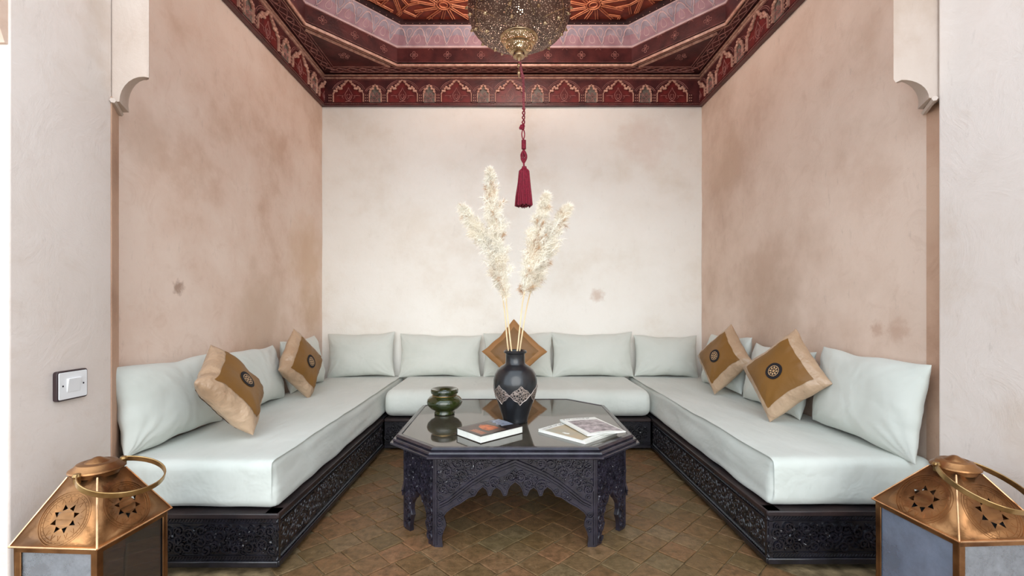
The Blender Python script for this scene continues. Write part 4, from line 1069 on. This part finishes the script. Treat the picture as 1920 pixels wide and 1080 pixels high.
# magazines ------------------------------------------------------------------
def magazine(corner, ang, W_, D_, T_, z, label, zf, pic, picmat, seed, nm='magazine'):
    """pages and cover as bent sheets; zf(u,v) lifts the upper sheets"""
    root = empty(nm, (corner[0], corner[1], z), ang, label, 'magazine', 'magazines on the low table')
    def sheet(z0, z1, name, mat, a0=0, a1=1, b0=0, b1=1, lift=1.0, n=14):
        mb = MB(); vs = []
        for zz in (z0, z1):
            for j in range(n+1):
                for i in range(n+1):
                    u, v = a0+(a1-a0)*i/n, b0+(b1-b0)*j/n; vs.append((u*W_, v*D_, zz+lift*zf(u, v)))
        m_ = (n+1)**2; q = lambda i, j: j*(n+1)+i
        fs = [(q(i, j), q(i+1, j), q(i+1, j+1), q(i, j+1)) for j in range(n) for i in range(n)]
        fs += [tuple(m_+x for x in f) for f in fs]
        for i in range(n): fs += [(q(i, 0), q(i+1, 0), m_+q(i+1, 0), m_+q(i, 0)), (q(i, n), q(i+1, n), m_+q(i+1, n), m_+q(i, n)), (q(0, i), q(0, i+1), m_+q(0, i+1), m_+q(0, i)), (q(n, i), q(n, i+1), m_+q(n, i+1), m_+q(n, i))]
        mb.add(vs, fs); return mb.build(name, mat, root, world=False)
    sheet(0, T_*.25, 'back_cover', 'paper', lift=0); sheet(T_*.25, T_*.85, 'pages', 'paper', .004, .996, .004, .996, lift=.55)
    c = sheet(T_*.86, T_, 'front_cover', 'paper')
    p = sheet(T_+.0002, T_+.0005, 'cover_picture', picmat, *pic); p.parent = c
    rb = random.Random(seed); mb = MB(); a = .06
    vert = pic[4] if len(pic) > 4 else 0
    while a < .82:
        l_ = rb.uniform(.03, .06); lo, hi = .03, .085
        lo_, hi_ = lo, hi+rb.uniform(-.02, .01)
        u0_, u1_ = a, a+l_
        for (ua, ub, va, vb) in ((u0_, u0_+.008, lo_, hi_), (u0_, u1_, lo_, lo_+.012)) if rb.random() < .5 else ((u0_, u0_+.008, lo_, hi_), (u1_-.008, u1_, lo_, hi_)):
            # title runs along the left (low u) edge
            x0, x1, y0, y1 = va*W_*1.2, vb*W_*1.2, ua*D_, ub*D_
            zz = T_+.0007+zf(va, ua); mb.box2((x0, y0, zz-.0003), (x1, y1, zz))
        a += l_+.03
    g = mb.build('title_lettering', 'ink', root, world=False, smooth=0); g.parent = c
    return root
# lower magazine: local x along front->right, y along front->left; title along the far-left edge
def mag2(corner, ang, W_, D_, T_, z, label, zf, picmat, seed): return magazine(corner, ang, W_, D_, T_, z, label, zf, (.14, .97, .03, .96), picmat, seed)
a1 = math.atan2(.215, -.208)   # front->left direction of the lower one becomes local x (title edge lies at its far end)
# origin at far-left corner, x running towards the front corner, so the title edge (low x) is the left edge
magazine((.1485, 2.325), math.atan2(-.215, .208), .295, .27, .014, ZT-.001, 'white-bordered magazine with tan cover photo, partly under the other', lambda u, v: .004*u*math.sin(PI*v)*u, (.13, .93, .02, .98), 'print_tan', 5)
_m = [o for o in bpy.data.objects if o.name.startswith('magazine')][0]
mb = MB(); mb.prism([(.128, .034), (.150, .030), (.168, .036), (.170, .044), (.158, .050), (.150, .044), (.136, .046)], .0148, .0154, idz); mb.build('pale_motif', 'paper', _m, world=False, smooth=0)
magazine((.274, 2.463), math.atan2(-.293, .103), .305, .215, .009, ZT+.0185, 'magazine with mauve landscape cover lying askew on top of the other', lambda u, v: -.009*max(0, v-.45)+.006*math.sin(PI*v)*u, (.17, .96, .10, .96), 'print_mauve', 6)

# ------------------------------------------------------------------ lanterns
def lantern(cx_, cy_, rz, side, zb, ztop, label, hinge, pane_mats, lidf, top=.062):
    root = empty('lantern', (cx_, cy_, 0), rz, label, 'lantern', 'copper lanterns flanking the alcove')
    h = side/2; B_ = lambda mb, nm, mat, **k: mb.build(nm, mat, root, world=False, **k)
    mb = MB(); mb.box2((-h-.005, -h-.005, .012), (h+.005, h+.005, .05)); B_(mb, 'base', 'copper', bevel=.004)
    for sx in (-1, 1):
        for sy in (-1, 1):
            mb = MB(); mb.blob((sx*(h-.02), sy*(h-.02), .009), (.014, .014, .0095), 10); B_(mb, 'foot', 'copper')
            mb = MB(); mb.box2((sx*h-sx*.020, sy*h, .05), (sx*h, sy*h-sy*.004, zb)); mb.box2((sx*h, sy*h-sy*.020, .05), (sx*h-sx*.004, sy*h, zb)); B_(mb, 'corner_post', 'copper', bevel=.001)
    for k in range(4):
        R = Matrix.Rotation(k*PI/2, 3, 'Z')
        T = lambda a, b, hh, R=R: tuple(R @ Vector((a, -h+hh, b)))     # a along face, b up, hh inwards
        mb = MB(); mb.prism([(-h+.004, zb-.020), (h-.004, zb-.020), (h-.004, zb), (-h+.004, zb)], 0, .004, T); B_(mb, 'top_frame_bar', 'copper')
        mb = MB(); mb.prism([(-h+.004, .05), (h-.004, .05), (h-.004, .068), (-h+.004, .068)], 0, .004, T); B_(mb, 'bottom_frame_bar', 'copper')
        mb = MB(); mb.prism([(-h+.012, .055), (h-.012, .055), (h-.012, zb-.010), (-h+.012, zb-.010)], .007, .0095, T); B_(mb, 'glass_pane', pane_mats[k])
        # roof face: trapezoid with eight pierced triangles and embossed rings
        rh = ztop-zb; sl = math.hypot(rh, h-top+.008); e = h+.008
        Fp = lambda a, b, hh, R=R, e=e, sl=sl, rh=rh: tuple(R @ (Vector((a, -e+(e-top)*b/sl, zb+rh*b/sl))+Vector((0, -rh, e-top)).normalized()*-hh*-1))
        outer_ = [(-e, 0), (e, 0), (top, sl), (-top, sl)]
        rc = (0, sl*.40); rr = side*.155; holes = []
        for q in range(8):
            a = 2*PI*(q+.5)/8; d = Vector((math.cos(a), math.sin(a))); nn = Vector((-d.y, d.x)); c = Vector(rc)+d*rr*.80
            w_ = rr*.21
            holes.append([tuple(c+d*w_*1.3), tuple(c-d*w_*.7+nn*w_), tuple(c-d*w_*.7-nn*w_)])
        bm = bmesh.new(); es = []
        for loop in [outer_]+holes:
            vv = [bm.verts.new((x, y, 0)) for x, y in loop]
            es += [bm.edges.new((vv[i], vv[(i+1) % len(vv)])) for i in range(len(vv))]
        bmesh.ops.triangle_fill(bm, use_beauty=True, edges=es)
        bm.faces.ensure_lookup_table()
        def pin(p, tri):
            s_ = [(tri[(i+1) % 3][0]-tri[i][0])*(p.y-tri[i][1])-(tri[(i+1) % 3][1]-tri[i][1])*(p.x-tri[i][0]) for i in range(3)]
            return all(x > 1e-9 for x in s_) or all(x < -1e-9 for x in s_)
        kill = [f_ for f_ in bm.faces if any(pin(f_.calc_center_median(), t_) for t_ in holes)]
        bmesh.ops.delete(bm, geom=kill, context='FACES_ONLY')
        mb = MB(); bm.verts.index_update(); mb.add([Fp(v.co.x, v.co.y, 0) for v in bm.verts], [tuple(v.index for v in f_.verts) for f_ in bm.faces]); bm.free()
        rp = B_(mb, 'roof_panel', 'copper', solid=.0012)
        mb = MB(); N_ = 40
        for rad, wd in ((rr*1.75, .003), (rr*1.9, .002), (rr*1.55, .002)):
            pts = [(rc[0]+rad*math.cos(2*PI*i/N_), rc[1]+rad*math.sin(2*PI*i/N_)) for i in range(N_)]
            pts = [(max(-(e-(e-top)*b/sl)+.006, min(e-(e-top)*b/sl-.006, a)), max(.006, b)) for a, b in pts]
            mb.ribbon(pts, wd, .0016, Fp, closed=True)
        for q in range(16):
            a = 2*PI*q/16; P_ = [(rc[0]+rad_*math.cos(a+da), rc[1]+rad_*math.sin(a+da)) for rad_, da in ((rr*1.15, 0), (rr*1.5, .1), (rr*1.15, .2))]
            mb.ribbon(P_, .0018, .0013, Fp)
        for q in range(32):
            a = 2*PI*q/32; p_ = (rc[0]+rr*1.65*math.cos(a), rc[1]+rr*1.65*math.sin(a)); lim = e-(e-top)*p_[1]/sl-.008
            if abs(p_[0]) < lim and p_[1] > .004: mb.ribbon([(p_[0]-.0015, p_[1]), (p_[0]+.0015, p_[1])], .003, .0016, Fp)
        em = B_(mb, 'embossing', 'copper'); em.parent = rp
        A = Vector(R @ Vector((e, -e, zb))); Bp = Vector(R @ Vector((top, -top, ztop)))
        B_(MB().tube([A, Bp], .0028, 6), 'ridge_seam', 'copper_bright')
        A2 = Vector(R @ Vector((-e, -e, zb))); B_(MB().tube([A, A2], .0035, 6), 'eave_strip', 'copper_bright')
    mb = MB(); mb.lathe([(top*1.2, 0), (top*1.25, .012), (top*1.1, .018)], 24, (0, 0, ztop-.006)); B_(mb, 'neck', 'copper')
    lidr = side*lidf
    mb = MB(); mb.lathe([(lidr*.96, 0), (lidr, .003), (lidr*.98, .008), (lidr*.80, .016), (lidr*.72, .024), (lidr*.55, .028), (lidr*.45, .026), (lidr*.38, .030), (lidr*.22, .036), (lidr*.12, .040), (0, .042)], 48, (0, 0, ztop+.008), wob=lambda t: 1+.008*math.sin(5*t))
    B_(mb, 'lid', 'copper')
    # ring handle: hinged at two ears, flopped to one side
    E1, E2, dirv, drop, rad = hinge(lidr, ztop)
    E1, E2 = Vector(E1), Vector(E2); ax = (E2-E1).normalized(); mid = (E1+E2)/2; hw = (E2-E1).length/2
    dv = (Vector(dirv).normalized()); dv = (dv-ax*dv.dot(ax)).normalized(); dv = (dv+Vector((0, 0, -drop))).normalized()
    cd = math.sqrt(max(0, rad*rad-hw*hw)); c = mid+dv*cd; a0 = math.atan2(-cd, -hw); a1_ = math.atan2(-cd, hw)
    # go round the far side
    st = PI+math.asin(min(1, cd/rad)); en = -math.asin(min(1, cd/rad)); N_ = 32
    pts = [c+ax*rad*math.cos(st+(en-st)*i/N_)+dv*rad*math.sin(st+(en-st)*i/N_) for i in range(N_+1)]
    nrm = ax.cross(dv).normalized(); vs = []; fs = []
    for i, p in enumerate(pts):
        rv = (p-c).normalized(); w2 = .009; t2 = .0022
        for s1, s2 in ((-1, -1), (1, -1), (1, 1), (-1, 1)): vs.append(p+nrm*w2*s1+rv*t2*s2)
    for i in range(N_):
        for q in range(4): fs.append((i*4+q, i*4+(q+1) % 4, (i+1)*4+(q+1) % 4, (i+1)*4+q))
    fs += [(0, 1, 2, 3), tuple(N_*4+q for q in (3, 2, 1, 0))]
    hd = B_(MB().add(vs, fs), 'handle', 'brass', bevel=.0015)
    for E_ in (E1, E2):
        mb = MB(); mb.blob(E_, (.013, .013, .010), 10); mb.box((E_.x, E_.y, E_.z-.012), (.012, .012, .022)); B_(mb, 'handle_ear', 'brass')
    # candle stub inside
    return root
def hingeL(lr, zt_): return ((.006, -lr*.98, zt_+.012), (.022, lr*.98, zt_+.02), (1, 0, 0), .28, .112)
def hingeR(lr, zt_): return ((-lr*1.0, -.0, zt_+.02), (lr*.8, .03, zt_+.02), (.35, -1, 0), .42, .118)
lantern(-1.352, 1.488, math.radians(-3), .262, .398, .575, 'copper lantern with glass sides at the left front, in front of the left jamb', hingeL, ('pane', 'pane_dark', 'pane_dark', 'pane'), .28, .050)
lantern(1.515, 1.541, math.radians(3), .296, .402, .562, 'larger copper lantern with star-pierced roof at the right front, in front of the right jamb', hingeR, ('pane', 'pane', 'pane_dark', 'pane_sky'), .225, .046)

# ------------------------------------------------------------------ pendant lamp
LXp, LYp, LZ = .066, 3.10, 2.79
lamp = empty('pendant_lamp', (LXp, LYp, LZ), 0, 'large pierced brass dome lamp with lit stepped finial hanging from the star ceiling', 'lamp')
bowl = [(.128, .156), (.165, .156), (.21, .163), (.255, .180), (.295, .208), (.325, .246), (.343, .293), (.350, .345), (.349, .40), (.338, .44), (.343, .447)]
MB().lathe(bowl, 72).build('dome', 'pierced', lamp, world=False, smooth=80)['label'] = 'pierced brass bowl'
def br(z):
    for (a, b), (c, d) in zip(bowl, bowl[1:]):
        if b <= z <= d: return a+(c-a)*(z-b)/(d-b)
for z, n_, a0 in ((.168, 6, .3), (.205, 10, .1), (.27, 12, .25), (.37, 12, 0)):
    for k in range(n_):
        a = 2*PI*k/n_+a0; r = br(z)+.003; mb = MB(); mb.blob((r*math.cos(a), r*math.sin(a), z), (.0125, .0125, .0125), 12); mb.blob((r*1.035*math.cos(a), r*1.035*math.sin(a), z-.006), (.006, .006, .006), 8); mb.build('boss', 'lamp_brass', lamp, world=False)
for k in range(6): # raised strap star
    pts = []
    for i in range(13):
        a = 2*PI*k/6+(i/12)*PI/1.5; u = abs(i-6)/6; z = .158+.22*u**1.2; r = br(z)+.001; pts.append((r*math.cos(a), r*math.sin(a), z))
    MB().tube(pts, .003, 5).build('strap', 'lamp_brass', lamp, world=False)
mb = MB(); mb.lathe([(.128, .166), (.133, .160), (.130, .152), (.124, .148), (.120, .146), (.112, .146)], 48); mb.build('finial_ring', 'lamp_brass', lamp, world=False)
MB().lathe([(.121, .150), (.118, .138), (.108, .122), (.094, .110)], 48).build('upper_cup', 'pierced2', lamp, world=False)
MB().lathe([(.098, .112), (.100, .106), (.094, .100), (.088, .098)], 40).build('middle_ring', 'lamp_brass', lamp, world=False)
MB().lathe([(.088, .100), (.084, .085), (.070, .070), (.056, .062)], 40).build('lower_cup', 'pierced2', lamp, world=False)
MB().lathe([(.058, .064), (.060, .058), (.050, .053), (.040, .050), (.043, .040), (.040, .030), (.024, .026), (.018, .022), (.015, .012), (.005, 0), (.003, -.012), (.011, -.02), (.014, -.03), (.010, -.04), (.004, -.045), (.005, -.06), (.011, -.07), (.013, -.08), (.009, -.09), (.004, -.096), (.003, -.115), (.0, -.118)], 32).build('finial', 'lamp_brass', lamp, world=False, smooth=50)
for k in range(4):
    a = PI/4+k*PI/2; mb = MB(); mb.blob((.036*math.cos(a), .036*math.sin(a), .040), (.009, .009, .010), 8); mb.build('boss', 'cedar_dark', lamp, world=False)
for k in range(3):
    a = 2*PI*k/3+.5; MB().tube([(.345*math.cos(a), .345*math.sin(a), .44), (.02*math.cos(a), .02*math.sin(a), .66)], .004, 6).build('hanger', 'lamp_brass', lamp, world=False)
mb = MB(); mb.tube([(0, 0, .62), (0, 0, ZS-.004-LZ)], .008, 8); mb.blob((0, 0, .66), (.028, .028, .02), 10); mb.lathe([(.055, ZS-.004-LZ), (.05, ZS-.02-LZ), (.02, ZS-.03-LZ)], 24); mb.build('rod', 'lamp_brass', lamp, world=False)
mb = MB(); mb.blob((0, 0, .135), (.030, .030, .036), 16); mb.build('bulb', 'bulb', lamp, world=False)
mb = MB(); mb.blob((0, 0, .36), (.035, .035, .04), 16); mb.build('bulb', 'bulb', lamp, world=False)
for z, e_ in ((.09, 2.5), (.60, 30)):  # upper light has no bulb: added above the rim to brighten ceiling and walls
    ld = bpy.data.lights.new('bulb_fill_light', 'POINT'); ld.energy = e_; ld.color = (1, .88, .80); ld.shadow_soft_size = .03 if z < .2 else .09
    lo = bpy.data.objects.new('bulb_fill_light', ld); COL.objects.link(lo); lo.parent = lamp; lo.location = (0, 0, z)

# tassel on its cord ---------------------------------------------------------
ts = empty('tassel', (LXp+.035, LYp, 1.12+(573-388)/850*LYp), 0, 'crimson tassel on a knotted red cord hanging below the lamp', 'tassel')
zp = lambda y: 1.12+(573-y)/850*LYp
xp = lambda x: (x-955)/850*LYp
tx = xp(983)
def twist(x_a, x_b, y_a, y_b, r, name, mat, rr, turns, sway=0.0):
    mb = MB(); N_ = 60
    for ph in (0, PI):
        pts = []
        for i in range(N_+1):
            u = i/N_; x = xp(x_a+(x_b-x_a)*u); z = zp(y_a+(y_b-y_a)*u); t = ph+2*PI*turns*u
            pts.append((x+rr*math.cos(t), LYp+rr*math.sin(t), z))
        mb.tube(pts, r, 6)
    return mb.build(name, mat, ts)
twist(974, 980, 116, 146, .0055, 'cord', 'red_cord_pale', .006, 5)
twist(981, 982, 140, 205, .0045, 'cord', 'red_cord_pale', .0055, 11)
twist(982, 981, 203, 238, .0045, 'cord', 'red_cord', .008, 2)
mb = MB()
for dx, y, r in ((-2, 237, .013), (0, 240, .014), (-4, 240, .011), (1, 234, .010)): mb.blob((xp(980+dx), LYp, zp(y)), (r, r, r*1.1), 10)
mb.build('knot', 'red_cord', ts)
mb = MB()
for sg in (-1, 1): mb.tube([(xp(981+sg*2.6*math.sin(PI*i/8)), LYp, zp(241+22*i/8)) for i in range(9)], .0042, 6)
mb.build('cord', 'red_cord', ts)
mb = MB()
for i in range(8): mb.lathe([(.009, -.006), (.0155, -.003), (.0155, .003), (.009, .006)], 16, (xp(982), LYp, zp(264+i*2.1)))
mb.build('binding', 'red_cord', ts)
mb = MB()
for k in range(7):
    a = 2*PI*k/7; mb.tube([(xp(982)+.019*math.sin(PI*i/10)*math.cos(a+i*.15), LYp+.019*math.sin(PI*i/10)*math.sin(a+i*.15), zp(281+25*i/10)) for i in range(11)], .006, 6)
mb.build('looped_knot', 'red_cord', ts)
MB().tube([(xp(982), LYp, zp(304)), (xp(982.5), LYp, zp(315))], .006, 8).build('cord', 'red_cord', ts)
mb = MB(); mb.lathe([(.004, 0), (.016, -.006), (.017, -.016), (.020, -.024)], 20, (tx, LYp, zp(311))); mb.build('tassel_cap', 'red_cord', ts)
mb = MB(); rt2 = random.Random(9)
for k in range(150):
    a = 2*PI*k/150*3.0; q = rt2.uniform(.75, 1) if k > 60 else rt2.uniform(.2, .8)
    sx = .03*q*math.cos(a); sy = .03*q*math.sin(a)
    pts = [(tx+sx*.5, LYp+sy*.5, zp(316)), (tx+sx*1.15, LYp+sy*1.15, zp(321)), (tx+sx*1.45, LYp+sy*1.45, zp(345)), (tx-.002+sx*1.85, LYp+sy*1.85, zp(368)), (tx-.002+sx*2.05, LYp+sy*2.05, zp(386+rt2.uniform(-1.5, 1.5)))]
    mb.tube(pts, .0034, 5)
stuff(mb.build('skirt', 'red_cord', ts))

# light switch ---------------------------------------------------------------
sy0, sz0 = 1.702, 1.12-(148/850*1.702)
sw = empty('light_switch', (XJL, sy0, sz0), PI/2, 'white square rocker light switch with dark surround on the left jamb', 'switch')
def rplate(w_, h_, r_, d0, d1):
    P_ = []
    for (cx_, cy_, a0) in ((w_/2-r_, h_/2-r_, 0), (-w_/2+r_, h_/2-r_, PI/2), (-w_/2+r_, -h_/2+r_, PI), (w_/2-r_, -h_/2+r_, 1.5*PI)):
        P_ += [(cx_+r_*math.cos(a0+PI/2*k/5), cy_+r_*math.sin(a0+PI/2*k/5)) for k in range(6)]
    return MB().prism(P_, d0, d1, lambda a, b, h: (a, -h, b))
rplate(.120, .110, .010, 0, .016).build('surround', 'switch_dark', sw, world=False, bevel=.002)
rplate(.110, .099, .005, .016, .019).build('plate', 'switch_white', sw, world=False, bevel=.001)
rk = MB(); rk.add([(-.026, -.019, -.026), (.026, -.019, -.026), (.026, -.019, .026), (-.026, -.019, .026), (-.025, -.020, -.025), (.025, -.020, -.025), (.025, -.027, .025), (-.025, -.027, .025)],
    [(0, 1, 5, 4), (1, 2, 6, 5), (2, 3, 7, 6), (3, 0, 4, 7), (4, 5, 6, 7)]); rk.build('rocker', 'switch_white', sw, world=False, smooth=0, bevel=.001)
for s_ in (-1, 1):
    mb = MB(); mb.blob((s_*.040, -.019, 0), (.0035, .0012, .0035), 10); mb.build('screw', 'screw', sw, world=False)
print('tiles', cnt)
